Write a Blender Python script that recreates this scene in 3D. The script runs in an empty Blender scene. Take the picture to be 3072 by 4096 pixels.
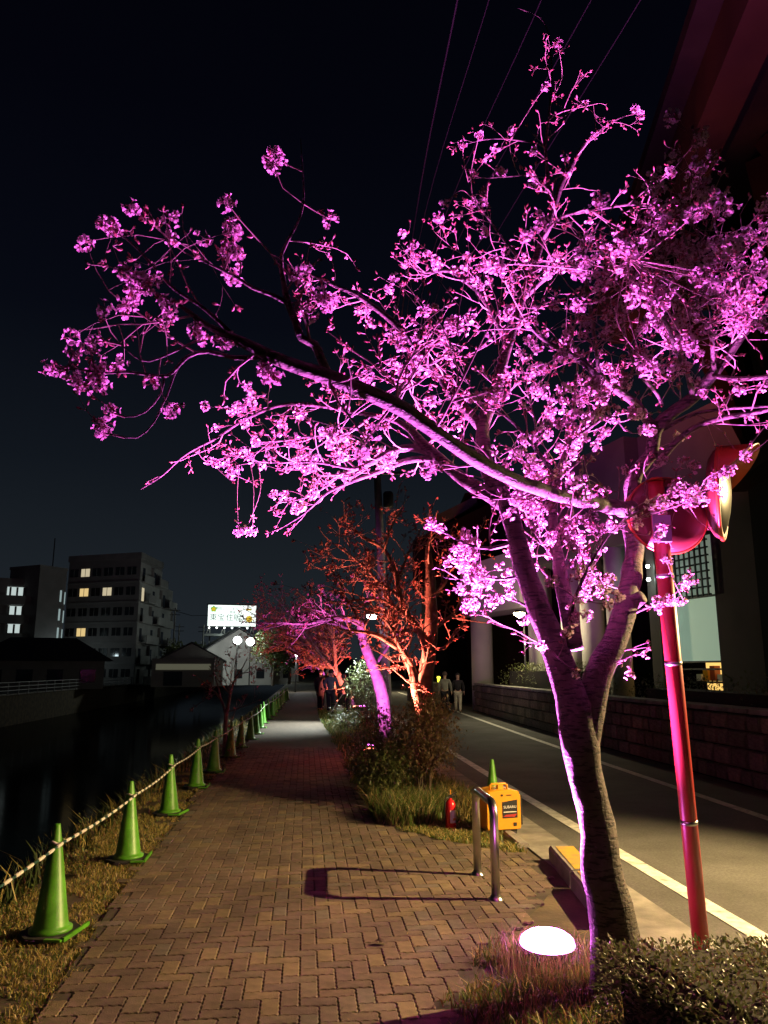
import bpy, math, random
import numpy as np
from mathutils import Vector, Matrix, noise, Euler
random.seed(7); RNG = np.random.default_rng(7)
sc = bpy.context.scene
COL = sc.collection
R = math.radians
# ------------------------------------------------------------------ camera
F = 3075.0; S = 3072 / 1659.0; H = 1.75          # focal length in photo pixels, traced-pixel scale, eye height
PITCH = math.atan((1445 * S - 2048) / F)
YAW = math.atan((1536 - 660 * S) / F * math.cos(PITCH))
cam = bpy.data.cameras.new('camera'); camo = bpy.data.objects.new('camera', cam); COL.objects.link(camo)
cam.sensor_fit = 'VERTICAL'; cam.sensor_height = 36; cam.lens = 36 * F / 4096
cam.clip_start = 0.05; cam.clip_end = 3000
camo.location = (0, 0, H); camo.rotation_euler = (math.pi / 2 + PITCH, 0, -YAW)
sc.camera = camo
# ------------------------------------------------------------------ world: night sky with town glow at the horizon
w = bpy.data.worlds.new('World'); sc.world = w; w.use_nodes = True
nt = w.node_tree; nt.nodes.clear()
out = nt.nodes.new('ShaderNodeOutputWorld'); addn = nt.nodes.new('ShaderNodeAddShader')
b1 = nt.nodes.new('ShaderNodeBackground'); b2 = nt.nodes.new('ShaderNodeBackground')
sky = nt.nodes.new('ShaderNodeTexSky'); sky.sky_type = 'NISHITA'; sky.sun_disc = False
sky.sun_elevation = R(-9); sky.sun_rotation = R(200)
b1.inputs[1].default_value = 0.05
nt.links.new(sky.outputs[0], b1.inputs[0])
tc = nt.nodes.new('ShaderNodeTexCoord'); sep = nt.nodes.new('ShaderNodeSeparateXYZ'); ramp = nt.nodes.new('ShaderNodeValToRGB')
nt.links.new(tc.outputs['Generated'], sep.inputs[0]); nt.links.new(sep.outputs['Z'], ramp.inputs[0])
cr = ramp.color_ramp
cr.elements[0].position = 0.0; cr.elements[0].color = (.0150, .0195, .0240, 1)
cr.elements[1].position = 1.0; cr.elements[1].color = (.0004, .0004, .0012, 1)
for p, c in ((.12, (.0105, .0142, .0185)), (.25, (.0055, .0078, .0118)), (.42, (.0021, .0029, .0062)), (.62, (.0010, .0012, .0034))):
    e = cr.elements.new(p); e.color = (*c, 1)
nt.links.new(ramp.outputs[0], b2.inputs[0]); b2.inputs[1].default_value = 1.0
nt.links.new(b1.outputs[0], addn.inputs[0]); nt.links.new(b2.outputs[0], addn.inputs[1]); nt.links.new(addn.outputs[0], out.inputs[0])
# ------------------------------------------------------------------ exposure, renderer
sc.view_settings.view_transform = 'Standard'; sc.view_settings.look = 'None'
sc.view_settings.exposure = 0; sc.view_settings.gamma = 1
try: sc.view_settings.use_curve_mapping = False
except Exception: pass
sc.render.engine = 'CYCLES'
sc.cycles.use_denoising = True
sc.cycles.max_bounces = 5; sc.cycles.diffuse_bounces = 2; sc.cycles.glossy_bounces = 3; sc.cycles.transmission_bounces = 3
sc.cycles.sample_clamp_indirect = 4
sc.cycles.use_light_tree = True
# lamp powers (W) of the place's lamps
P_STREET = 5200; P_FLOOD = 18500; P_RED = 7500; P_MAG3 = 2400; P_POLE = 3400; P_POST = 380
C_WARM = (1.0, .70, .30); C_MAG = (1.0, .17, .97); C_RED = (1.0, .17, .10); C_COOL = (.86, 1.0, .95)

# ------------------------------------------------------------------ helpers
cp_, sp_ = math.cos(PITCH), math.sin(PITCH); cy_, sy_ = math.cos(YAW), math.sin(YAW)
FWD = np.array([sy_ * cp_, cy_ * cp_, sp_]); RGT = np.array([cy_, -sy_, 0.0]); UPV = np.cross(RGT, FWD); CAM = np.array([0, 0, H])
def ray(x, y): return FWD + RGT * ((x * S - 1536) / F) - UPV * ((y * S - 2048) / F)
def at(x, y, d): return CAM + ray(x, y) * d
def gnd(x, y, z=0.0):
    r = ray(x, y); return CAM + r * ((z - H) / r[2])
def proj(p):
    v = np.asarray(p) - CAM; d = v @ FWD
    return ((v @ RGT) / d * F + 1536) / S, (2048 - (v @ UPV) / d * F) / S

def mat(name, c, c2=None, rough=.7, metal=0., scale=8., bump=0., bscale=40., emit=None, estr=0., spec=.5, coords='Object', detail=4., lo=.35, hi=.65, stretch=None):
    m = bpy.data.materials.new(name); m.use_nodes = True
    n = m.node_tree.nodes; l = m.node_tree.links; p = n['Principled BSDF']
    p.inputs['Base Color'].default_value = (*c, 1); p.inputs['Roughness'].default_value = rough; p.inputs['Metallic'].default_value = metal
    p.inputs['Specular IOR Level'].default_value = spec
    if c2 is not None or bump:
        t = n.new('ShaderNodeTexCoord'); src = t.outputs[coords]
        if stretch:
            mp = n.new('ShaderNodeMapping'); mp.inputs['Scale'].default_value = stretch; l.new(src, mp.inputs[0]); src = mp.outputs[0]
    if c2 is not None:
        no = n.new('ShaderNodeTexNoise'); no.inputs['Scale'].default_value = scale; no.inputs['Detail'].default_value = detail
        rp = n.new('ShaderNodeValToRGB'); rp.color_ramp.elements[0].position = lo; rp.color_ramp.elements[1].position = hi
        rp.color_ramp.elements[0].color = (*c, 1); rp.color_ramp.elements[1].color = (*c2, 1)
        l.new(src, no.inputs['Vector']); l.new(no.outputs[0], rp.inputs[0]); l.new(rp.outputs[0], p.inputs['Base Color'])
    if bump:
        nb = n.new('ShaderNodeTexNoise'); nb.inputs['Scale'].default_value = bscale; nb.inputs['Detail'].default_value = 6
        bp = n.new('ShaderNodeBump'); bp.inputs['Strength'].default_value = bump; bp.inputs['Distance'].default_value = .01
        l.new(src, nb.inputs['Vector']); l.new(nb.outputs[0], bp.inputs['Height']); l.new(bp.outputs[0], p.inputs['Normal'])
    if emit is not None:
        p.inputs['Emission Color'].default_value = (*emit, 1); p.inputs['Emission Strength'].default_value = estr
    return m
def leafmat(name, c, c2, trans=.35, rough=.5, scale=30., coords='Object'):
    m = mat(name, c, c2, rough=rough, scale=scale, coords=coords); n = m.node_tree.nodes; l = m.node_tree.links
    p = n['Principled BSDF']; o = n['Material Output']; tr = n.new('ShaderNodeBsdfTranslucent'); mx = n.new('ShaderNodeMixShader')
    mx.inputs[0].default_value = trans
    rp = [k for k in n if k.type == 'VALTORGB'][0]; l.new(rp.outputs[0], tr.inputs[0])
    l.new(p.outputs[0], mx.inputs[1]); l.new(tr.outputs[0], mx.inputs[2]); l.new(mx.outputs[0], o.inputs[0])
    return m
def emat(name, c, s):
    return mat(name, (.02, .02, .02), emit=c, estr=s)

class G:
    def __init__(self): self.v = []; self.f = []; self.m = []; self.uv = None
    def add(self, V, Fc, mi=0):
        b = len(self.v); self.v.extend([tuple(map(float, p)) for p in V])
        for q in Fc: self.f.append(tuple(i + b for i in q)); self.m.append(mi)
        return self
    def box(self, c, s, rz=0., mi=0, taper=1.):
        hx, hy, hz = s[0] / 2, s[1] / 2, s[2] / 2; ca, sa = math.cos(rz), math.sin(rz); V = []
        for z, k in ((-hz, 1.), (hz, taper)):
            for x, y in ((-hx, -hy), (hx, -hy), (hx, hy), (-hx, hy)):
                x *= k; y *= k
                V.append((c[0] + x * ca - y * sa, c[1] + x * sa + y * ca, c[2] + z))
        return self.add(V, [(3, 2, 1, 0), (4, 5, 6, 7), (0, 1, 5, 4), (1, 2, 6, 5), (2, 3, 7, 6), (3, 0, 4, 7)], mi)
    def bar(self, a, b, wd, hd=None, mi=0):                # square bar between two points
        a = Vector(a); b = Vector(b); d = (b - a); L = d.length; q = d.to_track_quat('Z', 'Y').to_matrix(); hd = hd or wd
        V = []
        for z in (0, L):
            for x, y in ((-wd / 2, -hd / 2), (wd / 2, -hd / 2), (wd / 2, hd / 2), (-wd / 2, hd / 2)): V.append(a + q @ Vector((x, y, z)))
        return self.add(V, [(3, 2, 1, 0), (4, 5, 6, 7), (0, 1, 5, 4), (1, 2, 6, 5), (2, 3, 7, 6), (3, 0, 4, 7)], mi)
    def tube(self, P, r, n=8, mi=0, rough=0., fr=6., cap=True, closed=False):
        P = [Vector(p) for p in P]; k = len(P)
        if not hasattr(r, '__len__'): r = [r] * k
        T = []
        for i in range(k):
            t = (P[(i + 1) % k] - P[i - 1]) if closed else (P[min(i + 1, k - 1)] - P[max(i - 1, 0)])
            T.append(t.normalized() if t.length > 1e-9 else Vector((0, 0, 1)))
        u = T[0].orthogonal().normalized(); V = []
        for i in range(k):
            if i:
                u = T[i - 1].rotation_difference(T[i]) @ u
            u = (u - T[i] * u.dot(T[i])).normalized(); vv = T[i].cross(u)
            for j in range(n):
                a = 2 * math.pi * j / n; d = u * math.cos(a) + vv * math.sin(a); rr = r[i]
                if rough: rr *= 1 + rough * noise.noise((P[i] + d * r[i]) * fr) + rough * .4 * noise.noise((P[i] + d * r[i]) * fr * 3.3)
                V.append(P[i] + d * rr)
        Fc = []
        for i in range(k if closed else k - 1):
            a = i * n; b = ((i + 1) % k) * n
            for j in range(n): Fc.append((a + j, a + (j + 1) % n, b + (j + 1) % n, b + j))
        if cap and not closed and n > 2:
            Fc.append(tuple(reversed(range(n)))); Fc.append(tuple(range((k - 1) * n, k * n)))
        return self.add(V, Fc, mi)
    def lathe(self, prof, n=24, c=(0, 0, 0), mi=0):
        V = []; Fc = []
        for rr, z in prof:
            for j in range(n):
                a = 2 * math.pi * j / n; V.append((c[0] + rr * math.cos(a), c[1] + rr * math.sin(a), c[2] + z))
        for i in range(len(prof) - 1):
            for j in range(n): Fc.append((i * n + j, i * n + (j + 1) % n, (i + 1) * n + (j + 1) % n, (i + 1) * n + j))
        Fc.append(tuple(reversed(range(n)))); Fc.append(tuple(range((len(prof) - 1) * n, len(prof) * n)))
        return self.add(V, Fc, mi)
    def xform(self, M):
        self.v = [tuple(M @ Vector(p)) for p in self.v]; return self
    def mesh(self, name, mats, smooth=False):
        me = bpy.data.meshes.new(name); me.from_pydata(self.v, [], self.f)
        for m in (mats if isinstance(mats, (list, tuple)) else [mats]): me.materials.append(m)
        me.polygons.foreach_set('material_index', self.m)
        if smooth: me.polygons.foreach_set('use_smooth', [True] * len(self.f))
        me.update(); return me
    def obj(self, name, mats, parent=None, smooth=False, **kw):
        return link(name, self.mesh(name, mats, smooth), parent, **kw)
def link(name, data, parent=None, label=None, cat=None, group=None, kind=None, loc=None, rot=None):
    o = bpy.data.objects.new(name, data); COL.objects.link(o)
    if parent is not None:
        o.parent = parent
    if loc is not None: o.location = loc
    if rot is not None: o.rotation_euler = rot
    if label: o['label'] = label
    if cat: o['category'] = cat
    if group: o['group'] = group
    if kind: o['kind'] = kind
    return o
def thing(name, label, cat, loc=(0, 0, 0), rz=0., group=None):
    o = link(name, None, None, label, cat, group, None, loc, (0, 0, rz)); o.empty_display_size = .1; return o
def child_world(o, parent):                                # geometry given in world coordinates under a placed empty
    o.parent = parent
    M = Matrix.Translation(parent.location) @ Euler(parent.rotation_euler).to_matrix().to_4x4()
    o.matrix_parent_inverse = M.inverted()
    return o
def copy_tree(o, parent=None):
    c = o.copy(); COL.objects.link(c); c.parent = parent
    if parent is not None: c.matrix_parent_inverse = o.matrix_parent_inverse.copy()
    for ch in list(o.children): copy_tree(ch, c)
    return c
def bev(o, wd, seg=2):
    m = o.modifiers.new('bevel', 'BEVEL'); m.width = wd; m.segments = seg; m.limit_method = 'ANGLE'; return o
def lamp(name, typ, loc, power, color, parent=None, target=None, size=.1, angle=120, blend=.5):
    L = bpy.data.lights.new(name, typ); L.energy = power; L.color = color
    if typ == 'SPOT': L.spot_size = R(angle); L.spot_blend = blend
    L.shadow_soft_size = size
    o = bpy.data.objects.new(name, L); COL.objects.link(o); o.location = loc
    if target is not None:
        o.rotation_euler = (Vector(target) - Vector(loc)).to_track_quat('-Z', 'Y').to_euler()
    if parent is not None: child_world(o, parent)
    return o
def arr_mesh(name, V, Fl, mi, mats, smooth=False):         # from numpy quads/tris lists
    me = bpy.data.meshes.new(name); me.vertices.add(len(V)); me.vertices.foreach_set('co', np.asarray(V, np.float32).ravel())
    tot = np.array([len(q) for q in Fl], np.int32) if isinstance(Fl, list) else np.full(len(Fl), Fl.shape[1], np.int32)
    idx = np.concatenate([np.asarray(q, np.int32) for q in Fl]) if isinstance(Fl, list) else Fl.astype(np.int32).ravel()
    st = np.concatenate([[0], np.cumsum(tot)[:-1]]).astype(np.int32)
    me.loops.add(len(idx)); me.loops.foreach_set('vertex_index', idx); me.polygons.add(len(tot)); me.polygons.foreach_set('loop_start', st); me.polygons.foreach_set('loop_total', tot)
    me.polygons.foreach_set('material_index', np.asarray(mi, np.int32)); me.polygons.foreach_set('use_smooth', np.full(len(tot), smooth))
    for m in mats: me.materials.append(m)
    me.update(calc_edges=True); me.validate(); return me
def scatter(parent, name, stuffname, temps, places, mats, limit=300, smooth=False):
    """places: (template index, Matrix, importance, {material remap}); the `limit` most visible become parts, the rest one 'stuff' part."""
    places = sorted(places, key=lambda p: -p[2]); meshes = {}
    for ti, M, imp in places[:limit]:
        if ti not in meshes: meshes[ti] = temps[ti].mesh(name, mats, smooth)
        o = link(name, meshes[ti], parent); o.matrix_basis = M
    rest = places[limit:]
    if rest:
        Vs, Fs, Ms, b = [], [], [], 0; cache = {i: np.array(t.v) for i, t in enumerate(temps)}
        for ti, M, imp in rest:
            A = np.array(M); V = cache[ti] @ A[:3, :3].T + A[:3, 3]; Vs.append(V)
            Fs.extend([tuple(i + b for i in q) for q in temps[ti].f]); Ms.extend(temps[ti].m); b += len(V)
        me = arr_mesh(stuffname, np.concatenate(Vs), Fs, Ms, mats, smooth); link(stuffname, me, parent, kind='stuff')
def blades(name, pts, hmin, hmax, wd, lean, mats, seed=0, label=None, cat=None, parent=None, z=None):
    g = np.random.default_rng(seed); n = len(pts); pts = np.asarray(pts, float)
    h = g.uniform(hmin, hmax, n); a = g.uniform(0, 2 * np.pi, n); ln = g.uniform(.1, 1, n) * lean * h; b = g.uniform(0, 2 * np.pi, n)
    side = np.stack([np.cos(a), np.sin(a), 0 * a], 1) * (wd * g.uniform(.6, 1.3, n))[:, None]
    ld = np.stack([np.cos(b), np.sin(b), 0 * b], 1) * ln[:, None]
    P = pts if pts.shape[1] == 3 else np.concatenate([pts, np.zeros((n, 1))], 1)
    up = np.zeros((n, 3)); up[:, 2] = h
    V = np.stack([P - side, P + side, P + up * .55 + ld * .35 + side * .7, P + up * .55 + ld * .35 - side * .7, P + up * np.clip(1.1 - lean * .25, .35, 1) + ld], 1).reshape(-1, 3)
    o = np.arange(n) * 5; Fl = []
    q = np.stack([o, o + 1, o + 2, o + 3], 1); t = np.stack([o + 3, o + 2, o + 4], 1)
    Fl = [tuple(r) for r in q] + [tuple(r) for r in t]; mi = g.integers(0, len(mats), n); mi = np.concatenate([mi, mi])
    return link(name, arr_mesh(name, V, Fl, mi, mats), parent, label, cat, None, 'stuff')

# ------------------------------------------------------------------ materials
M_soil = mat('soil', (.055, .043, .028), (.12, .09, .05), .95, scale=3, bump=.6, bscale=25)
M_sand = mat('joint_sand', (.07, .055, .038), (.035, .028, .02), .95, scale=6)
M_asph = mat('asphalt', (.070, .068, .064), (.105, .101, .094), .85, scale=45, bump=.5, bscale=260, detail=8)
M_conc = mat('concrete', (.30, .28, .25), (.20, .19, .17), .85, scale=5, bump=.3, bscale=60)
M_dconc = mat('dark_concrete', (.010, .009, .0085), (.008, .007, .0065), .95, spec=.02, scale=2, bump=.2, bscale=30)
M_line = mat('road_paint', (.40, .39, .36), (.80, .79, .74), .6, scale=14, lo=.30, hi=.46, bump=.3, bscale=200)
M_yel = mat('yellow_paint', (.55, .33, .03), (.30, .22, .10), .6, scale=9, lo=.45, hi=.7)
M_water = mat('water', (.003, .004, .004), rough=.10, bump=.25, bscale=2.2, spec=.10)
M_water.node_tree.nodes['Principled BSDF'].inputs['IOR'].default_value = 1.07
PAV = [mat('paver_%d' % i, c, c2, .9, scale=16, bump=.55, bscale=120, coords='Object') for i, (c, c2) in enumerate([
    ((0.1591, 0.1135, 0.0826), (0.1118, 0.0791, 0.0576)), ((0.1806, 0.1290, 0.0903), (0.1290, 0.0912, 0.0645)), ((0.1419, 0.1015, 0.0774), (0.1015, 0.0731, 0.0568)),
    ((0.2236, 0.1677, 0.0989), (0.1634, 0.1221, 0.0731)), ((0.1763, 0.1359, 0.0963), (0.1247, 0.0946, 0.0688)), ((0.1591, 0.1333, 0.1032), (0.1118, 0.0946, 0.0757))])]
def dirt(m, f, lo, sc=1.3):                                   # large stains laid over the surface in world space
    n = m.node_tree.nodes; l = m.node_tree.links; p = n['Principled BSDF']; src = p.inputs['Base Color'].links[0].from_socket
    ge = n.new('ShaderNodeNewGeometry'); no = n.new('ShaderNodeTexNoise'); no.inputs['Scale'].default_value = sc; no.inputs['Detail'].default_value = 7; no.inputs['Roughness'].default_value = .65
    rp = n.new('ShaderNodeValToRGB'); rp.color_ramp.elements[0].position = .36; rp.color_ramp.elements[1].position = .6; rp.color_ramp.elements[0].color = (lo, lo, lo * .95, 1); rp.color_ramp.elements[1].color = (f, f, f, 1)
    mx = n.new('ShaderNodeMix'); mx.data_type = 'RGBA'; mx.blend_type = 'MULTIPLY'; mx.inputs['Factor'].default_value = 1
    l.new(ge.outputs['Position'], no.inputs['Vector']); l.new(no.outputs[0], rp.inputs[0]); l.new(src, mx.inputs['A']); l.new(rp.outputs[0], mx.inputs['B']); l.new(mx.outputs['Result'], p.inputs['Base Color']); return m
for m_ in PAV: dirt(m_, 1.08, .58)
dirt(M_asph, 1.15, .7, .9); dirt(M_conc, 1.05, .6, 2.); dirt(M_line, 1.0, .62, 5.)
M_drygrass = leafmat('dry_grass', (.46, .35, .10), (.32, .26, .065), .25)
M_drygrass2 = leafmat('straw', (.42, .33, .15), (.30, .21, .09), .25)
M_grass = leafmat('green_grass', (.07, .13, .022), (.13, .17, .035), .3)
M_grass2 = leafmat('dark_grass', (.04, .075, .016), (.08, .10, .03), .3)
M_redgrass = leafmat('red_stem', (.28, .10, .07), (.20, .13, .06), .3)
M_leaf = leafmat('hedge_leaf', (.105, .12, .045), (.17, .165, .075), .3, .38)
M_leaf2 = leafmat('hedge_leaf_dark', (.07, .10, .03), (.13, .14, .05), .3, .35)
M_leaf3 = leafmat('hedge_leaf_reddish', (.20, .10, .07), (.15, .13, .05), .3, .4)
M_twig = mat('twig', (.13, .085, .06), (.075, .05, .038), .8, scale=30)
def barkmat(name, c, c2, mark):
    m = mat(name, c, c2, .72, scale=7, bump=.75, bscale=55, detail=6); n = m.node_tree.nodes; l = m.node_tree.links; p = n['Principled BSDF']
    rp = [k for k in n if k.type == 'VALTORGB'][0]
    tcn = n.new('ShaderNodeTexCoord'); mp = n.new('ShaderNodeMapping'); mp.inputs['Scale'].default_value = (16, 16, 75)
    no = n.new('ShaderNodeTexNoise'); no.inputs['Scale'].default_value = 1.; no.inputs['Detail'].default_value = 3
    r2 = n.new('ShaderNodeValToRGB'); r2.color_ramp.elements[0].position = .53; r2.color_ramp.elements[1].position = .585
    mx = n.new('ShaderNodeMix'); mx.data_type = 'RGBA'
    l.new(tcn.outputs['Object'], mp.inputs[0]); l.new(mp.outputs[0], no.inputs['Vector']); l.new(no.outputs[0], r2.inputs[0]); l.new(r2.outputs[0], mx.inputs['Factor'])
    l.new(rp.outputs[0], mx.inputs['A']); mx.inputs['B'].default_value = (*mark, 1); l.new(mx.outputs['Result'], p.inputs['Base Color'])
    bp = [k for k in n if k.type == 'BUMP'][0]; b2_ = n.new('ShaderNodeBump'); b2_.invert = True; b2_.inputs['Strength'].default_value = .6; b2_.inputs['Distance'].default_value = .006
    l.new(r2.outputs[0], b2_.inputs['Height']); l.new(bp.outputs[0], b2_.inputs['Normal']); l.new(b2_.outputs[0], p.inputs['Normal'])
    return m
M_ctwig = mat('cherry_twig', (.30, .22, .19), (.18, .12, .10), .7, scale=25)
M_bark = barkmat('cherry_bark', (.115, .088, .076), (.062, .048, .041), (.02, .015, .013))
M_bark2 = mat('far_bark', (.20, .16, .13), (.10, .08, .07), .8, scale=9, bump=.6, bscale=30)
M_petal = leafmat('petal', (.62, .42, .50), (.70, .54, .60), .40, .6, 60)
M_calyx = mat('calyx', (.22, .045, .05), (.14, .06, .04), .6, scale=50)
M_bud = mat('bud', (.30, .07, .09), (.17, .07, .04), .6, scale=40)
M_cone = mat('cone_plastic', (.10, .36, .018), (.088, .32, .018), .42, scale=3, bump=.05, bscale=60)
M_rubber = mat('black_rubber', (.02, .02, .02), (.035, .033, .03), .7, scale=12)
M_ropew = mat('rope_white', (.80, .76, .66), (.66, .62, .52), .7, scale=60, bump=.6, bscale=300)
M_ropeg = mat('rope_green', (.012, .075, .05), (.008, .05, .035), .6, scale=60, bump=.6, bscale=300)
dirt(M_cone, 1.05, .66, 7.)
M_steel = mat('stainless_steel', (.55, .54, .52), (.42, .41, .40), .28, 1., scale=6)
M_red = mat('red_paint', (.42, .03, .03), (.34, .025, .025), .38, scale=4)
M_orange = mat('orange_paint', (.42, .065, .015), (.36, .055, .015), .35, scale=5)
M_yplast = mat('yellow_plastic', (.74, .32, .012), (.66, .28, .010), .45, scale=6, bump=.08, bscale=80)
M_black = mat('black_plastic', (.012, .012, .013), rough=.5)
M_white = mat('white_print', (.75, .73, .70), rough=.5)
M_dmetal = mat('dark_metal', (.03, .03, .032), (.05, .048, .045), .5, .6, scale=8)
M_pole = mat('pole_concrete', (.24, .23, .21), (.16, .155, .14), .85, scale=3, bump=.3, bscale=40)
M_wire = mat('wire', (.006, .006, .006), rough=.9, spec=.05)
M_glassd = mat('dark_window', (.012, .014, .017), rough=.12)
M_tower = mat('apartment_tile', (.20, .185, .175), (.16, .15, .14), .8, scale=.6)
M_tower2 = mat('pale_tile', (.30, .29, .27), (.24, .235, .22), .8, scale=.5)
M_wallp = mat('hall_wall', (.095, .085, .078), (.075, .068, .062), .9, spec=.1, scale=.8, bump=.2, bscale=20)
M_brown = mat('brown_beam', (.017, .011, .0075), (.014, .009, .006), .95, spec=.02, scale=1.2)
M_stone = [mat('stone_%d' % i, c, c2, .95, scale=7, bump=.9, bscale=22, spec=.1) for i, (c, c2) in enumerate([((.20, .17, .125), (.11, .095, .07)), ((.21, .18, .14), (.12, .10, .08)), ((.30, .25, .18), (.17, .145, .11))])]
M_roof = mat('roof_tile', (.05, .05, .055), (.035, .035, .04), .7, scale=3)

# ------------------------------------------------------------------ ground, river, path, road
def interp(tab, y):
    ys = [t[0] for t in tab]; xs = [t[1] for t in tab]; return float(np.interp(y, ys, xs))
PR = [(-6, .55), (3, .62), (4.4, .80), (5.2, 1.15), (5.8, 1.6), (6.6, 2.05), (7.6, 2.12), (8.0, 1.75), (8.45, 1.33), (9.2, .95), (9.9, .78), (16, .78), (27, .55), (60, .5)]
PL = [(-6, -1.15), (3, -1.2), (4.5, -1.3), (7.2, -1.42), (12, -1.45), (36, -1.15), (60, -.6)]
g = G()
prof = [(-900, -.4), (-24.6, -.4), (-24.6, -3.6), (-6.2, -3.6), (-4.6, -2.0), (-2.9, -.55), (-2.25, -.06), (-1.9, 0), (900, 0)]
ys = [-60, 0, 40, 120, 400, 1500]; n = len(prof); V = [(x, y, z) for y in ys for x, z in prof]
g.add(V, [(i * n + j, i * n + j + 1, (i + 1) * n + j + 1, (i + 1) * n + j) for i in range(len(ys) - 1) for j in range(n - 1)])
g.obj('ground', M_soil, kind='structure')
G().add([(-24.55, -60, -2.9), (-5.4, -60, -2.9), (-5.4, 400, -2.9), (-24.55, 400, -2.9)], [(0, 1, 2, 3)]).obj('river', M_water, kind='structure')
# road
RY = [-40, 0, 8, 20, 32, 60, 110]; RXR = [6.35, 6.35, 6.4, 6.55, 6.95, 7.9, 9]
g = G(); V = []
for y, xr in zip(RY, RXR): V += [(2.62, y, .004), (xr, y, .004)]
g.add(V, [(2 * i, 2 * i + 1, 2 * i + 3, 2 * i + 2) for i in range(len(RY) - 1)]); g.obj('road', M_asph, kind='structure')
def strip(name, xs, ys, wd, z, m):
    g = G(); V = []
    for x, y in zip(xs, ys): V += [(x - wd / 2, y, z), (x + wd / 2, y, z)]
    g.add(V, [(2 * i, 2 * i + 1, 2 * i + 3, 2 * i + 2) for i in range(len(xs) - 1)]); return g.obj(name, m, kind='structure')
strip('road_line', [3.02, 3.04, 3.08, 3.16, 3.3, 3.6], [-40, 5, 12, 18, 40, 110], .15, .009, M_line)
strip('road_line', [5.42, 5.5, 5.62, 5.9, 6.3, 7.1], [-40, 9, 14.3, 22, 32, 60], .15, .009, M_line)
strip('gutter', [2.45, 2.45, 2.45, 2.5], [-40, 5, 20, 110], .42, .012, M_conc)
# path base and pavers
g = G(); V = []; yy = list(np.arange(-6, 60.1, .5))
for y in yy: V += [(interp(PL, y) - .02, y, .0195), (interp(PR, y) + .03, y, .0195)]
g.add(V, [(2 * i, 2 * i + 1, 2 * i + 3, 2 * i + 2) for i in range(len(yy) - 1)])
def pathmat():                                             # far part, where single blocks no longer show
    m = mat('far_paving', (.145, .105, .08), (.10, .074, .057), .88, scale=9, bump=.5, bscale=60); return m
path = g.obj('path', [M_sand], kind='structure')
g = G(); V = []; y2 = list(np.arange(17.8, 60.1, .6))
for y in y2: V += [(interp(PL, y), y, .027), (interp(PR, y), y, .027)]
g.add(V, [(2 * i, 2 * i + 1, 2 * i + 3, 2 * i + 2) for i in range(len(y2) - 1)]); g.obj('path_paving', pathmat(), path, kind='stuff')
U = .1015
def paver_t(a, b, mi):
    A = .0042; st = []
    def ph(s): return A * (0, 1, 0, -1)[int(round(s / (U / 4))) % 4] if False else A * (1 if int(round(s / (U / 4))) % 2 else -1)
    na, nb = int(round(a / U * 4)), int(round(b / U * 4)); q = U / 4; gp = .0032
    for i in range(na): st.append((i * q, ph(i * q)))
    for i in range(nb): st.append((a + ph(i * q), i * q))
    for i in range(na): st.append((a - i * q, b + ph(a - i * q)))
    for i in range(nb): st.append((ph(b - i * q), b - i * q))
    c = np.array([a / 2, b / 2]); P = np.array(st) - c
    P1 = P * (1 - 2 * gp / np.array([a, b])); P2 = P * (1 - 2 * (gp + .005) / np.array([a, b])); n_ = len(P)
    t = G(); t.add([(x, y, -.018) for x, y in P1] + [(x, y, -.004) for x, y in P1] + [(x, y, 0) for x, y in P2],
                   [(i, (i + 1) % n_, n_ + (i + 1) % n_, n_ + i) for i in range(n_)] + [(n_ + i, n_ + (i + 1) % n_, 2 * n_ + (i + 1) % n_, 2 * n_ + i) for i in range(n_)] + [tuple(range(2 * n_, 3 * n_))], mi)
    return t
PT = [paver_t(2 * U, U, k) for k in range(6)] + [paver_t(U, 2 * U, k) for k in range(6)]
pl = []
wts = [.26, .2, .2, .12, .14, .08]
for j in range(int(2.0 / U), int(18 / U)):
    for i in range(-18, 27):
        k = (i - j) % 4
        if k == 0: cx, cy, off = (i + 1) * U, (j + .5) * U, 0
        elif k == 3: cx, cy, off = (i + .5) * U, (j + 1) * U, 6
        else: continue
        jx = noise.noise((cx * 3, cy * 3, 1)) * .06
        if not (interp(PL, cy) + jx < cx < interp(PR, cy) + jx): continue
        if cy > 16 and False: continue
        d2 = cx * cx + cy * cy; ti = off + int(RNG.choice(6, p=wts))
        M = Matrix.Translation((cx, cy, .028 + random.uniform(-.0022, .0022))) @ Euler((random.gauss(0, .009), random.gauss(0, .009), random.gauss(0, .006))).to_matrix().to_4x4()
        x_, y_ = proj((cx, cy, .03)); vis = 1 if (-20 < x_ < 1680 and y_ < 2230) else -1
        pl.append((ti, M, vis * 100 - d2))
scatter(path, 'paver', 'paver_field', PT, pl, PAV, 300)
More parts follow.
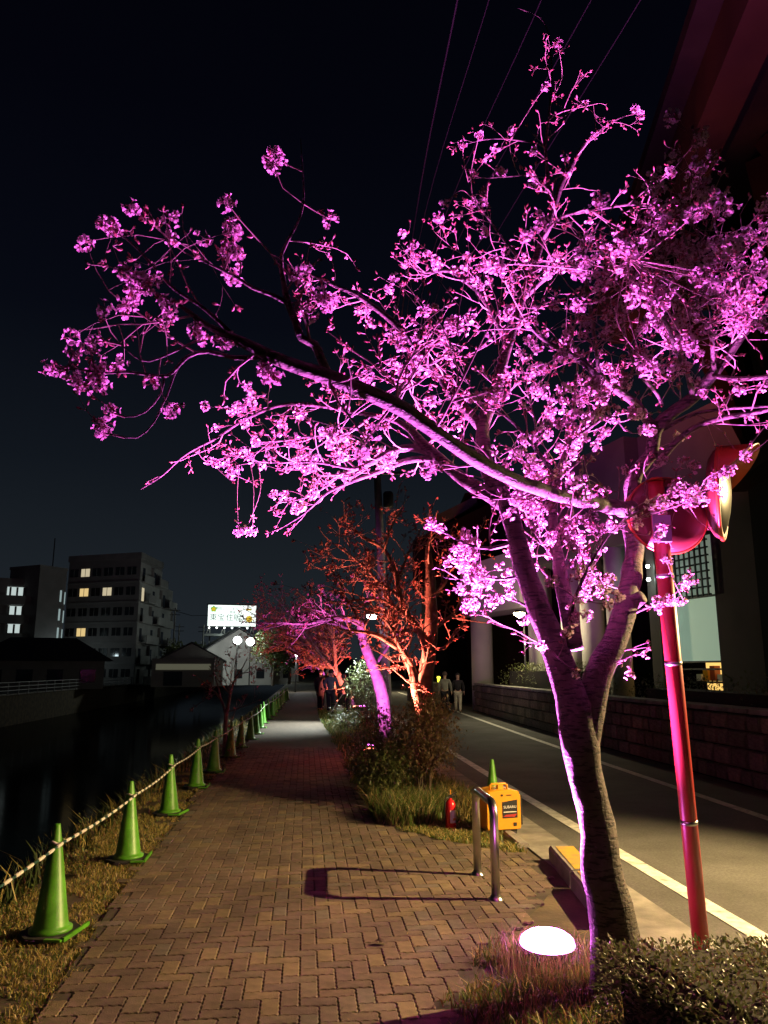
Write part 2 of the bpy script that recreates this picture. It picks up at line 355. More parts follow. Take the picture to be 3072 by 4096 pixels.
# kerb stone with worn yellow top beside the road, and low kerb run
kb = thing('kerb_stone', 'low concrete kerb stone with worn yellow painted top beside the cherry trunk', 'kerb', (2.36, 7.4, 0))
def kerb_piece(x0, y0, x1, y1, wd, h, nm, mt, par, z0=0.):
    g = G(); d = Vector((x1 - x0, y1 - y0, 0)); L = d.length; d.normalize(); s = Vector((-d.y, d.x, 0)); V = []
    K = max(2, int(L / .1))
    for i in range(K + 1):
        p = Vector((x0, y0, 0)) + d * (L * i / K); e = .012 * noise.noise(p * 9)
        for ox, oz in ((-wd / 2 + e, z0), (-wd / 2 + .01 + e, h * .75), (-wd / 2 + .035, h + e * .5), (wd / 2 - .02, h - e * .4), (wd / 2, h - .02), (wd / 2, z0)):
            V.append(p + s * (-ox) + Vector((0, 0, oz)))
    Fc = [(i * 6 + j, i * 6 + j + 1, (i + 1) * 6 + j + 1, (i + 1) * 6 + j) for i in range(K) for j in range(5)]
    Fc += [tuple(range(6)), tuple(reversed(range(K * 6, K * 6 + 6)))]
    g.add(V, Fc); return child_world(g.obj(nm, mt, None), par)
kerb_piece(2.40, 7.42, 2.30, 6.55, .24, .14, 'block', M_conc, kb); kerb_piece(2.295, 6.52, 2.18, 5.55, .24, .14, 'block', M_conc, kb)
G_ = G(); G_.add([(2.33, 7.38, .1445), (2.50, 7.38, .1435), (2.40, 6.57, .1435), (2.23, 6.57, .1445)], [(0, 3, 2, 1)]); child_world(G_.obj('painted_top', M_yel), kb)
G_ = G(); G_.add([(2.225, 6.50, .1445), (2.39, 6.50, .1435), (2.28, 5.6, .1435), (2.11, 5.6, .1445)], [(0, 3, 2, 1)]); child_world(G_.obj('painted_top', M_yel), kb)
kl = thing('kerb_edging', 'long low concrete edging between the planted strip and the road', 'kerb', (2.24, 8.2, 0))
for k in range(44):
    y = 8.0 + k * .62
    kerb_piece(2.2, y + .6, 2.2, y, .13, .05, 'edging_block', M_conc, kl)

# ------------------------------------------------------------------ cherry tree in blossom
def petal_flower(t, M, r=.0185, cup=.45, mi=0):
    for k in range(5):
        a = 2 * math.pi * k / 5 + random.uniform(-.12, .12); c = cup + random.uniform(-.2, .2)
        def P(u, s):                                       # u out along petal, s sideways
            z = math.sin(c) * u * r + .1 * r * (s * s); x = math.cos(c) * u * r
            return M @ Vector((x * math.cos(a) - s * r * math.sin(a), x * math.sin(a) + s * r * math.cos(a), z))
        V = [P(.08, 0), P(.42, -.27), P(.78, -.37), P(1.0, -.17), P(.9, 0), P(1.0, .17), P(.78, .37), P(.42, .27), P(.5, 0)]
        V[8] = V[8] - (M.to_3x3() @ Vector((0, 0, 1))).normalized() * r * .1
        t.add(V, [(0, 1, 8), (1, 2, 8), (2, 3, 4, 8), (4, 5, 6, 8), (6, 7, 8), (7, 0, 8)], mi)
    b = M @ Vector((0, 0, -.001)); e = M @ Vector((0, 0, -.55 * r))
    t.tube([e, b], [.0016, .0032], 4, 1, cap=False)
    t.tube([M @ Vector((0, 0, .001)), M @ Vector((0, 0, .0045))], [.0035, .0022], 4, 1)
def bud(t, p, d, L, mi):
    p = Vector(p); d = Vector(d).normalized()
    t.tube([p, p + d * L * .3, p + d * L * .7, p + d * L], [L * .10, L * .23, L * .20, L * .05], 5, mi)
def cluster_t(nf, rad, seed):
    random.seed(seed); t = G()
    for k in range(nf):
        # flowers spread over a ball, facing outward and a little down
        z = 1 - 2 * (k + .5) / nf; a = k * 2.39996 + random.uniform(-.3, .3); s = math.sqrt(1 - z * z)
        d = Vector((s * math.cos(a), s * math.sin(a), z * .85 - .15)).normalized(); L = rad * random.uniform(.6, 1.0)
        p = d * L; f = (d + Vector((random.uniform(-.5, .5), random.uniform(-.5, .5), random.uniform(-.5, .3)))).normalized()
        M = Matrix.Translation(p) @ f.to_track_quat('Z', 'Y').to_matrix().to_4x4() @ Matrix.Rotation(random.uniform(0, 6), 4, 'Z')
        petal_flower(t, M, random.uniform(.0150, .0185), random.uniform(.2, .75)); t.tube([(0, 0, 0), p * .6 + Vector((0, 0, .003)), p - f * .008], [.0011] * 3, 3, 2, cap=False)
    for k in range(max(2, nf // 3)):
        d = Vector((random.gauss(0, 1), random.gauss(0, 1), random.gauss(.2, .8))).normalized(); bud(t, d * rad * .45, d, random.uniform(.014, .022), 3)
        t.tube([(0, 0, 0), d * rad * .5], .001, 3, 2, cap=False)
    return t
CL = [cluster_t(n_, r_, 100 + i) for i, (n_, r_) in enumerate([(2, .018), (3, .021), (4, .023), (5, .025), (7, .029), (8, .031), (10, .034), (12, .037)])]
def budsprig_t(seed):
    random.seed(seed); t = G()
    for k in range(random.randint(2, 4)):
        d = Vector((random.gauss(0, .45), random.gauss(0, .45), 1)).normalized(); s = random.uniform(.006, .016)
        t.tube([(0, 0, 0), d * s], [.0013, .0011], 3, 2, cap=False); bud(t, d * s, d + Vector((random.gauss(0, .2), random.gauss(0, .2), 0)), random.uniform(.011, .021), 3 if random.random() < .8 else 2)
    return t
BS = [budsprig_t(300 + i) for i in range(8)]
random.seed(11)
TM = [M_petal, M_calyx, M_ctwig, M_bud]
def spline(P, rs, step=.05):
    P = [np.asarray(p, float) for p in P]; k = len(P); out_p, out_r = [], []
    Q = [2 * P[0] - P[1]] + P + [2 * P[-1] - P[-2]]
    for i in range(k - 1):
        p0, p1, p2, p3 = Q[i:i + 4]; m = max(2, int(np.linalg.norm(p2 - p1) / step))
        for j in range(m):
            t = j / m; t2 = t * t; t3 = t2 * t
            out_p.append(.5 * (2 * p1 + (p2 - p0) * t + (2 * p0 - 5 * p1 + 4 * p2 - p3) * t2 + (3 * p1 - p0 - 3 * p2 + p3) * t3)); out_r.append(rs[i] + (rs[i + 1] - rs[i]) * t)
    out_p.append(P[-1]); out_r.append(rs[-1]); return out_p, out_r
def inpoly(x, y, poly):
    c = False; j = len(poly) - 1
    for i in range(len(poly)):
        xi, yi = poly[i]; xj, yj = poly[j]
        if (yi > y) != (yj > y) and x < (xj - xi) * (y - yi) / (yj - yi) + xi: c = not c
        j = i
    return c
CROWN = [(80, 800), (110, 715), (205, 460), (270, 440), (480, 430), (630, 290), (730, 380), (760, 470), (880, 430), (950, 400), (975, 285), (1090, 255), (1150, 150), (1150, 60), (1210, 45), (1310, 85),
         (1380, 230), (1490, 260), (1580, 380), (1800, 470), (1800, 960), (1600, 985), (1545, 1090), (1500, 1310), (1420, 1330), (1395, 1460), (1300, 1490), (1250, 1400), (1170, 1440), (1010, 1330), (940, 1260), (905, 1120),
         (1010, 1140), (1060, 1120), (1000, 1075), (930, 1040), (760, 1080), (640, 1150), (560, 1175), (480, 1110), (420, 1040), (330, 1075), (290, 1060), (400, 960), (340, 900), (210, 955), (180, 870)]
# limb: traced points (x, y, depth m, radius m); twigs per metre; share of twig ends in flower
LIMBS = [
 ('trunk', [(1338, 2090, 4.22, .165), (1328, 2030, 4.22, .135), (1316, 1950, 4.22, .121), (1298, 1850, 4.22, .104), (1281, 1750, 4.21, .094), (1262, 1650, 4.2, .097), (1250, 1575, 4.2, .104), (1244, 1525, 4.2, .088), (1232, 1480, 4.21, .055), (1222, 1440, 4.22, .02)], 0, 0),
 ('limb', [(1246, 1580, 4.2, .085), (1222, 1490, 4.22, .084), (1196, 1390, 4.26, .077), (1165, 1320, 4.3, .066), (1140, 1240, 4.34, .058), (1117, 1165, 4.38, .055), (1092, 1090, 4.42, .054), (1066, 1040, 4.46, .048), (1044, 982, 4.52, .043), (1046, 920, 4.6, .040), (1070, 840, 4.66, .037), (1100, 726, 4.72, .033), (1122, 654, 4.76, .029), (1146, 602, 4.8, .026), (1167, 530, 4.86, .022), (1198, 443, 4.92, .019), (1213, 395, 4.95, .017), (1232, 360, 4.98, .015), (1276, 295, 5.02, .011), (1320, 262, 5.05, .006), (1352, 250, 5.08, .003)], 5, .25),
 ('limb', [(1262, 1610, 4.2, .080), (1294, 1455, 4.22, .074), (1328, 1383, 4.25, .070), (1352, 1312, 4.28, .064), (1360, 1258, 4.3, .058), (1369, 1204, 4.3, .054), (1368, 1151, 4.28, .053), (1368, 1095, 4.25, .052), (1363, 1054, 4.23, .043), (1375, 1018, 4.2, .038), (1407, 979, 4.16, .037), (1413, 930, 4.12, .036), (1448, 892, 4.02, .033), (1496, 857, 3.92, .030), (1543, 806, 3.8, .027), (1591, 743, 3.68, .024), (1632, 686, 3.58, .021), (1690, 610, 3.48, .016), (1760, 540, 3.4, .009)], 3.5, .5),
 ('limb', [(1378, 1100, 5.0, .056), (1330, 1096, 4.4, .046), (1276, 1086, 3.8, 0.0327), (1205, 1068, 3.3, 0.0284), (1133, 1043, 2.95, 0.0258), (1061, 1011, 2.75, 0.0249), (990, 968, 2.60, 0.0245), (936, 932, 2.50, 0.0249), (876, 889, 2.42, 0.0254), (812, 860, 2.35, 0.0254), (746, 834, 2.28, 0.0232), (681, 811, 2.22, 0.0211), (616, 785, 2.16, 0.0185), (551, 752, 2.10, 0.0159), (510, 730, 2.07, 0.0129), (445, 700, 2.02, 0.0086), (412, 674, 1.99, 0.0062), (380, 651, 1.97, 0.0047), (340, 632, 1.95, 0.0033), (305, 605, 1.93, 0.0021)], 3.0, .22),
 ('limb', [(1094, 1098, 4.42, .046), (1060, 1075, 4.45, .042), (1000, 1030, 4.52, .038), (950, 990, 4.58, .034), (916, 961, 4.62, .031), (893, 931, 4.66, .024), (850, 905, 4.7, .018), (770, 890, 4.78, .014), (680, 876, 4.86, .012), (600, 877, 4.92, .011), (542, 896, 4.98, .010), (493, 928, 5.02, .009), (454, 954, 5.06, .008), (393, 990, 5.1, .006), (347, 1030, 5.14, .004), (305, 1058, 5.16, .002)], 5, .12),
 ('limb', [(940, 984, 4.6, .028), (915, 972, 4.63, .026), (886, 966, 4.66, .024), (847, 971, 4.7, .021), (808, 993, 4.74, .018), (769, 1012, 4.78, .015), (730, 1028, 4.82, .012), (706, 1048, 4.85, .009), (660, 1075, 4.88, .006), (620, 1085, 4.9, .004)], 11, .35),
 ('limb', [(955, 995, 4.58, .022), (900, 992, 4.7, .020), (866, 998, 4.78, .018), (827, 1016, 4.86, .016), (769, 1038, 4.94, .013), (710, 1062, 5.0, .009), (683, 1085, 5.04, .006), (650, 1115, 5.06, .004), (610, 1140, 5.08, .002)], 5, .15),
 ('limb', [(1046, 930, 4.6, .032), (1010, 890, 4.62, .030), (968, 840, 4.66, .028), (942, 798, 4.7, .026), (909, 759, 4.73, .024), (880, 723, 4.76, .022), (844, 694, 4.78, .019), (812, 668, 4.8, .017), (769, 638, 4.82, .014), (720, 619, 4.84, .011), (681, 599, 4.86, .008), (640, 585, 4.88, .004)], 8, .2),
 ('limb', [(1095, 745, 4.71, .026), (1075, 700, 4.74, .023), (1048, 655, 4.78, .020), (1025, 627, 4.8, .018), (1003, 609, 4.82, .016), (983, 592, 4.84, .013), (957, 584, 4.86, .011), (918, 588, 4.88, .008), (885, 575, 4.9, .004)], 11, .3),
 ('limb', [(1190, 462, 4.9, .014), (1184, 403, 4.94, .012), (1180, 330, 4.98, .0105), (1184, 285, 5.02, .009), (1190, 230, 5.06, .0075), (1192, 150, 5.1, .006), (1190, 110, 5.12, .005), (1186, 75, 5.14, .004), (1165, 38, 5.16, .003), (1118, 17, 5.18, .0015)], 5, .22),
 ('limb', [(1183, 318, 4.98, .0055), (1150, 308, 4.97, .005), (1090, 300, 4.95, .004), (1040, 302, 4.93, .003), (1000, 312, 4.92, .002)], 6, .5),
 ('limb', [(1182, 385, 4.94, .005), (1140, 378, 4.92, .0045), (1090, 382, 4.9, .004), (1050, 385, 4.88, .002)], 5, .2),
 ('limb', [(1418, 928, 4.12, .030), (1385, 889, 4.0, .024), (1353, 857, 3.9, .021), (1305, 825, 3.78, .018), (1267, 790, 3.66, .016), (1227, 765, 3.56, .013), (1178, 735, 3.48, .008), (1140, 700, 3.42, .004)], 8, .55),
 ('limb', [(1310, 828, 3.8, .011), (1292, 791, 3.74, .010), (1276, 677, 3.5, .009), (1263, 563, 3.3, .007), (1276, 514, 3.2, .005), (1300, 470, 3.12, .002)], 8, .45),
 ('limb', [(1432, 872, 3.98, .010), (1400, 830, 3.8, .009), (1363, 774, 3.55, .008), (1345, 700, 3.3, .006), (1340, 640, 3.12, .004), (1330, 590, 3.0, .002)], 10, .6),
 ('limb', [(1500, 855, 3.9, .014), (1470, 780, 3.6, .011), (1440, 700, 3.3, .009), (1410, 640, 3.05, .007), (1390, 590, 2.9, .004), (1360, 560, 2.8, .002)], 11, .65),
 ('limb', [(1545, 806, 3.8, .013), (1530, 720, 3.5, .010), (1500, 640, 3.25, .008), (1490, 560, 3.05, .006), (1475, 500, 2.9, .004), (1490, 440, 2.8, .002)], 10, .6),
 ('limb', [(1600, 735, 3.66, .012), (1600, 650, 3.4, .009), (1580, 560, 3.2, .006), (1545, 490, 3.05, .004), (1540, 420, 2.95, .002)], 9, .5),
 ('limb', [(1543, 812, 3.8, .013), (1590, 818, 3.6, .012), (1659, 813, 3.4, .010), (1760, 800, 3.1, .006)], 4, .4),
 ('limb', [(1429, 986, 4.16, .020), (1466, 949, 4.05, .017), (1529, 912, 3.9, .014), (1590, 895, 3.75, .012), (1659, 884, 3.6, .010), (1760, 860, 3.4, .005)], 4, .4),
 ('limb', [(1415, 935, 4.14, .010), (1500, 895, 4.0, .009), (1600, 880, 3.8, .007), (1720, 875, 3.6, .004)], 4, .4),
 ('limb', [(1170, 520, 4.86, .012), (1205, 473, 4.8, .010), (1280, 455, 4.7, .009), (1358, 441, 4.6, .008), (1410, 448, 4.5, .006), (1459, 465, 4.4, .003)], 8, .25),
 ('limb', [(1358, 441, 4.6, .006), (1400, 405, 4.58, .005), (1440, 380, 4.56, .004), (1475, 340, 4.54, .002)], 5, .2),
 ('limb', [(1126, 650, 4.77, .012), (1180, 600, 4.6, .011), (1230, 560, 4.45, .009), (1290, 530, 4.3, .007), (1370, 510, 4.15, .003)], 9, .35),
 ('limb', [(1146, 610, 4.8, .012), (1120, 560, 4.78, .010), (1090, 520, 4.76, .008), (1060, 480, 4.75, .006), (1030, 440, 4.74, .004), (1012, 395, 4.73, .002)], 7, .25),
 ('limb', [(714, 827, 3.2, .020), (694, 784, 3.14, .018), (678, 750, 3.1, .017), (649, 731, 3.06, .016), (639, 692, 3.02, .015), (626, 649, 2.98, .013), (618, 606, 2.95, .010), (612, 548, 2.92, .007), (640, 490, 2.9, .005), (656, 440, 2.88, .004), (654, 370, 2.86, .003), (650, 300, 2.84, .0015)], 7, .25),
 ('limb', [(628, 652, 2.98, .010), (590, 632, 2.95, .008), (551, 619, 2.92, .007), (520, 600, 2.9, .006), (486, 584, 2.87, .0045), (445, 565, 2.84, .0035), (400, 545, 2.82, .002)], 6, .35),
 ('limb', [(533, 746, 2.92, .012), (505, 725, 2.88, .010), (470, 690, 2.84, .0085), (430, 655, 2.8, .007), (380, 624, 2.76, .006), (347, 592, 2.73, .005), (295, 534, 2.69, .004), (266, 512, 2.67, .003), (246, 500, 2.66, .002)], 6, .35),
 ('limb', [(560, 770, 2.95, .010), (500, 772, 2.9, .0085), (445, 758, 2.86, .0075), (400, 770, 2.82, .007), (368, 806, 2.79, .006), (341, 812, 2.77, .0055), (282, 804, 2.72, .0045), (230, 806, 2.68, .0035), (184, 801, 2.65, .0028), (125, 797, 2.62, .002)], 5, .4),
 ('limb', [(392, 774, 2.81, .005), (373, 811, 2.8, .0045), (360, 850, 2.78, .004), (347, 877, 2.77, .0038), (331, 912, 2.75, .0033), (295, 945, 2.72, .0028), (240, 938, 2.68, .002)], 5, .4),
 ('limb', [(352, 812, 2.78, .0045), (345, 850, 2.77, .004), (312, 890, 2.75, .0032), (270, 900, 2.72, .0025), (240, 880, 2.7, .002)], 4, .4),
 ('limb', [(480, 720, 2.86, .005), (420, 735, 2.82, .0045), (370, 760, 2.79, .004), (320, 780, 2.76, .003), (290, 770, 2.73, .0025), (262, 745, 2.7, .002)], 5, .35),
 ('limb', [(1117, 1170, 4.38, .012), (1060, 1185, 4.36, .010), (1008, 1176, 4.34, .007), (965, 1151, 4.32, .005), (918, 1133, 4.3, .002)], 12, .75),
 ('limb', [(1135, 1240, 4.34, .010), (1090, 1250, 4.36, .008), (1043, 1251, 4.38, .006), (990, 1252, 4.4, .004), (957, 1247, 4.4, .002)], 12, .8),
 ('limb', [(1160, 1320, 4.3, .009), (1120, 1300, 4.33, .007), (1079, 1290, 4.36, .005), (1025, 1283, 4.4, .002)], 12, .85),
 ('limb', [(1238, 1400, 4.24, .055), (1232, 1345, 4.3, .048), (1215, 1265, 4.42, .042), (1204, 1204, 4.5, .036), (1195, 1140, 4.56, .030), (1205, 1040, 4.64, .024), (1230, 950, 4.7, .018), (1240, 870, 4.74, .012), (1250, 800, 4.78, .006)], 13, .75),
 ('limb', [(1228, 1345, 4.27, .012), (1240, 1294, 4.25, .011), (1262, 1240, 4.22, .010), (1291, 1190, 4.2, .008), (1320, 1150, 4.18, .004), (1340, 1130, 4.16, .002)], 15, .85),
 ('limb', [(1200, 1210, 4.5, .014), (1150, 1130, 4.6, .012), (1140, 1040, 4.7, .010), (1160, 960, 4.78, .008), (1150, 880, 4.84, .005), (1130, 820, 4.88, .002)], 13, .7),
 ('limb', [(1230, 960, 4.7, .012), (1280, 920, 4.66, .010), (1320, 900, 4.6, .007), (1350, 930, 4.56, .003)], 13, .75),
 ('limb', [(1205, 1040, 4.64, .012), (1150, 960, 4.6, .010), (1090, 900, 4.58, .008), (1040, 860, 4.56, .005), (990, 800, 4.54, .002)], 12, .6),
 ('limb', [(876, 889, 2.43, .010), (860, 850, 2.8, .009), (900, 800, 3.7, .007), (960, 770, 3.8, .004), (1000, 730, 3.9, .002)], 8, .35),
 ('limb', [(800, 900, 4.72, .010), (760, 930, 4.74, .009), (700, 940, 4.76, .007), (620, 950, 4.78, .005), (560, 960, 4.8, .003), (500, 985, 4.82, .0015)], 12, .55),
 ('limb', [(770, 1014, 4.78, .010), (700, 1000, 4.8, .008), (620, 1000, 4.82, .006), (540, 1000, 4.84, .003), (495, 1010, 4.86, .0015)], 11, .5),
 ('limb', [(1362, 1330, 4.27, .008), (1400, 1312, 4.2, .006), (1440, 1302, 4.12, .004), (1478, 1298, 4.05, .002)], 9, .8),
 ('limb', [(1285, 1470, 4.2, .005), (1310, 1440, 4.18, .004), (1345, 1425, 4.16, .003), (1388, 1408, 4.14, .0015)], 4, .3),
 ('limb', [(1185, 1400, 4.22, .006), (1205, 1420, 4.14, .005), (1240, 1450, 4.06, .003)], 8, .7),
 ('limb', [(1375, 1105, 4.22, .012), (1420, 1095, 4.1, .010), (1470, 1085, 3.98, .006), (1530, 1060, 3.88, .003)], 13, .8),
 ('limb', [(1352, 1318, 4.27, .040), (1372, 1300, 4.24, .040), (1388, 1288, 4.21, .038)], 0, 0),
]
DSH = {2: [0, .0, .03, .12, .32, .52, .66, .75] + [.75] * 8 + [.72, .7, .7], 12: (.75, .3), 13: (.5, .2), 14: (.7, .25), 15: (.75, .25), 16: (.73, .25), 17: (.72, .25), 18: (.72, .5), 19: (.75, .5), 20: (.75, .5), 1: [0] * 7 + [.05, .15, .25, .35, .45, .5, .55, .58, .6, .6, .6, .6, .6, .6], 4: [0, 0, .05, .12, .2, .25] + [.35] * 10, 5: (.15, .35), 6: (.1, .35), 7: (.25, .55), 8: (.45, .6), 9: (.6, .65), 10: (.6, .55), 11: (.6, .5), 21: (.58, .3), 22: (.4, .3), 23: (.5, .25), 24: (.58, .5)}
def shifted(i, L_):
    nm, P, a, b = L_; sh = DSH.get(i)
    if len(P) > 1 and P[0][:2] in ((1352, 1318), (1362, 1330)): sh = (.13, .13)
    if P[0][:2] == (1375, 1105): sh = (.72, .5)
    if sh is None: return L_
    if isinstance(sh, tuple): sh = list(np.linspace(sh[0], sh[1], len(P)))
    return (nm, [(x, y, d + e, r * (d + e) / d) for (x, y, d, r), e in zip(P, sh)], a, b)
LIMBS = [shifted(i, q) for i, q in enumerate(LIMBS)]
LK = .72
def left_near(L_):
    nm, P, a, b = L_
    if P[0][0] < 730 and P[0][2] < 3.3: return (nm, [(x, y, d * LK, r * LK) for x, y, d, r in P], a, b)
    return L_
LIMBS = [left_near(q) for q in LIMBS]
# sprays of blossom seen singly in the photograph: (x, y, depth, size index)
SPRAYS = [(240, 490, 2.66, 6), (228, 482, 2.66, 4), (295, 600, 2.66, 7), (270, 588, 2.66, 6), (318, 618, 2.67, 5), (285, 625, 2.66, 5), (335, 600, 2.68, 3), (355, 650, 2.7, 4), (365, 675, 2.72, 4),
 (500, 490, 2.88, 6), (508, 505, 2.9, 4), (495, 540, 2.88, 6), (512, 550, 2.88, 4), (372, 515, 2.8, 3), (106, 795, 2.62, 4), (120, 800, 2.62, 2), (157, 760, 2.64, 4), (205, 742, 2.66, 3), (190, 745, 2.66, 2),
 (212, 815, 2.68, 7), (200, 800, 2.68, 5), (230, 790, 2.69, 4), (222, 835, 2.68, 5), (185, 840, 2.66, 3), (262, 782, 2.7, 3), (326, 828, 2.76, 2), (225, 920, 2.68, 5), (218, 935, 2.68, 4), (240, 890, 2.7, 4),
 (420, 712, 2.78, 4), (440, 728, 2.8, 4), (480, 740, 2.86, 4), (500, 735, 2.88, 3), (580, 808, 2.98, 7), (572, 800, 2.98, 5), (598, 815, 3.0, 4), (640, 598, 2.94, 3), (706, 645, 3.05, 7), (712, 655, 3.05, 6), (690, 640, 3.04, 4),
 (715, 475, 2.9, 3), (975, 705, 3.2, 7), (985, 695, 3.2, 5), (1068, 570, 3.3, 7), (1080, 585, 3.3, 4), (705, 935, 3.3, 6), (722, 945, 3.3, 5), (530, 1148, 4.5, 7), (515, 1150, 4.5, 5), (545, 1148, 4.5, 5), (640, 1100, 4.5, 7), (652, 1095, 4.5, 4),
 (850, 600, 4.4, 5), (935, 665, 4.5, 5), (1137, 1090, 3.3, 7), (1150, 1105, 3.3, 5), (1120, 1080, 3.3, 4), (1165, 470, 3.6, 6), (1170, 485, 3.6, 5), (1400, 640, 2.85, 7), (1380, 620, 2.85, 6), (1425, 650, 2.85, 7), (1440, 630, 2.85, 5), (1415, 670, 2.85, 5), (1365, 650, 2.9, 4),
 (1480, 740, 2.9, 7), (1500, 760, 2.9, 6), (1510, 600, 2.9, 6), (1530, 590, 2.9, 5), (1550, 610, 2.9, 4), (1525, 455, 2.8, 4), (1500, 462, 2.8, 5), (1550, 418, 2.8, 3), (1645, 585, 2.8, 5), (1650, 700, 2.9, 4), (1390, 790, 3.0, 6), (1405, 795, 3.0, 4), (1290, 600, 3.2, 5), (1300, 615, 3.2, 4),
 (1250, 660, 3.3, 5), (1180, 590, 3.5, 5), (1405, 1090, 3.9, 5), (1430, 1085, 3.85, 6), (1460, 1060, 3.8, 6), (1480, 1055, 3.8, 5), (1500, 1080, 3.78, 6), (1540, 1040, 3.7, 6), (1560, 1025, 3.7, 4), (1575, 1015, 3.7, 4), (1420, 1300, 4.1, 5), (1445, 1295, 4.1, 5), (1470, 1298, 4.05, 3), (1440, 1210, 4.1, 3), (1425, 1160, 4.1, 3),
 (1000, 312, 4.9, 4), (1035, 292, 4.9, 4), (1070, 320, 4.95, 3), (1205, 90, 5.1, 5), (1180, 188, 5.05, 4), (960, 440, 4.7, 4), (1030, 1282, 4.3, 5), (1060, 1300, 4.3, 7), (1075, 1295, 4.3, 5), (1100, 1280, 4.3, 6), (1130, 1340, 4.25, 5), (1210, 1150, 4.4, 7), (1225, 1130, 4.4, 6), (1195, 1165, 4.4, 7), (1240, 1160, 4.4, 6), (1250, 1240, 4.3, 7), (1270, 1255, 4.3, 6), (1300, 1270, 4.2, 7), (1320, 1250, 4.2, 5), (1160, 1140, 4.3, 6),
 (1240, 1340, 4.15, 5), (1270, 1330, 4.15, 5), (1225, 1365, 4.1, 6), (1170, 1395, 4.1, 4), (1245, 1455, 4.05, 2), (1395, 1415, 4.14, 1), (1360, 1460, 4.1, 2)]
SPRAYS = [(x, y, d * LK if (x < 730 and d < 3.1) else d, k) for x, y, d, k in SPRAYS]
def build_tree(root, limbs, seed, twl=(.14, .42), crown=None, sprays=(), n_tw=5, far=1., flower=True, bark=M_bark, petal_limit=300, sub=2.2, world=False):
    random.seed(seed); FLS = .52; TW = G(); buds = []; cls = []; skel = []
    def place(T, ti, p, d, s=1.):
        d = Vector(d).normalized(); M = Matrix.Translation(Vector(p)) @ d.to_track_quat('Z', 'Y').to_matrix().to_4x4() @ Matrix.Rotation(random.uniform(0, 6.28), 4, 'Z') @ Matrix.Scale(s, 4)
        cam_d = (Vector(p) - Vector((0, 0, H))).length; M = M @ Matrix.Scale(min(1., max(.68, cam_d / 3.0)), 4); T.append((ti, M, len(CL[ti].v) / cam_d ** 2 if T is cls else -cam_d))
    def ok(p):
        if crown is None: return p[2] > -.3
        x, y = proj(p); return inpoly(x, y, crown)
    def twig(p, d, L, r, lev, fl):
        n_ = max(3, int(L / (.055 * far))); pts = [Vector(p)]; dd = Vector(d).normalized(); step = L / n_
        bend = Vector((random.gauss(0, 1), random.gauss(0, 1), random.gauss(.25, .8))) * .16
        for i in range(n_):
            dd = (dd + bend + Vector((random.gauss(0, 1), random.gauss(0, 1), random.gauss(.1, 1))) * .13).normalized(); q = pts[-1] + dd * step
            if not ok(q): break
            pts.append(q)
        if len(pts) < 3: return
        m = len(pts); rr = [r * (1 - .6 * i / (m - 1)) for i in range(m)]; TW.tube(pts, rr, n_tw, 0, cap=False)
        for i in range(1, m - 1):
            if lev > 0 and random.random() < .5 * step / .055 / far * (sub / 2.2):
                sd = ((pts[i + 1] - pts[i]).normalized() * .7 + Vector((random.gauss(0, 1), random.gauss(0, 1), random.gauss(.2, .9))) * .75); twig(pts[i], sd, L * random.uniform(.3, .65), rr[i] * .75, lev - 1, fl)
            elif random.random() < .55:
                sd = ((pts[i + 1] - pts[i]).normalized() * .5 + Vector((random.gauss(0, 1), random.gauss(0, 1), random.gauss(.4, .8))))
                if flower and random.random() < fl * .35: place(cls, random.choice((1, 2, 3, 3, 4)), pts[i] + sd.normalized() * .018, sd)
                else: place(buds, random.randrange(8), pts[i], sd, random.uniform(.8, 1.25) * far)
        e = (pts[-1] - pts[-2])
        if flower and random.random() < fl: place(cls, random.choice((2, 3, 4, 4, 5, 5, 6, 7)), pts[-1], e)
        else: place(buds, random.randrange(8), pts[-1], e, random.uniform(.9, 1.4) * far)
    for li, (nm, P, dens, fl) in enumerate(limbs):
        W = [np.array(q[:3], float) for q in P] if world else [at(x, y, d) for x, y, d, r in P]; rs = [q[-1] for q in P]
        if li == 0 and not world: W[0][2] = min(W[0][2], -.03)
        pts, rr = spline(W, rs, .05 * far)
        big = max(rs) > .03 * far; wob = .016 * far
        pw = [Vector(p) + noise.noise_vector(Vector(p) * (3.5 / far)) * min(wob, rr[i] * 1.2 + .003) for i, p in enumerate(pts)]
        g = G(); g.tube(pw, rr, 14 if big else (9 if max(rs) > .012 * far else 6), 0, rough=.15 if big else .1, fr=5.5 / far)
        child_world(g.obj(nm, bark, None, smooth=True), root)
        skel += [(p, r) for p, r in zip(pw, rr)]
        acc = 0
        for i in range(2, len(pw) - 1):
            acc += (pw[i] - pw[i - 1]).length * dens * 1.45 * (.4 if rr[i] > .04 * far else 1.)
            while acc > 1:
                acc -= 1; t = (pw[i + 1] - pw[i]).normalized(); o = Vector((random.gauss(0, 1), random.gauss(0, 1), random.gauss(.3, 1))); o = (o - t * o.dot(t)).normalized()
                twig(pw[i] + o * rr[i] * .6, o * .85 + t * .6, random.uniform(*twl) * random.uniform(.7, 1.2), min(.0048 * far, max(.0019 * far, rr[i] * .5)) * (1.35 if far > 1 else 1), 2, fl * FLS)
        if dens > 0: twig(pw[-1], pw[-1] - pw[-2], random.uniform(.08, .16) * far, max(rr[-1], .0015), 1, fl)
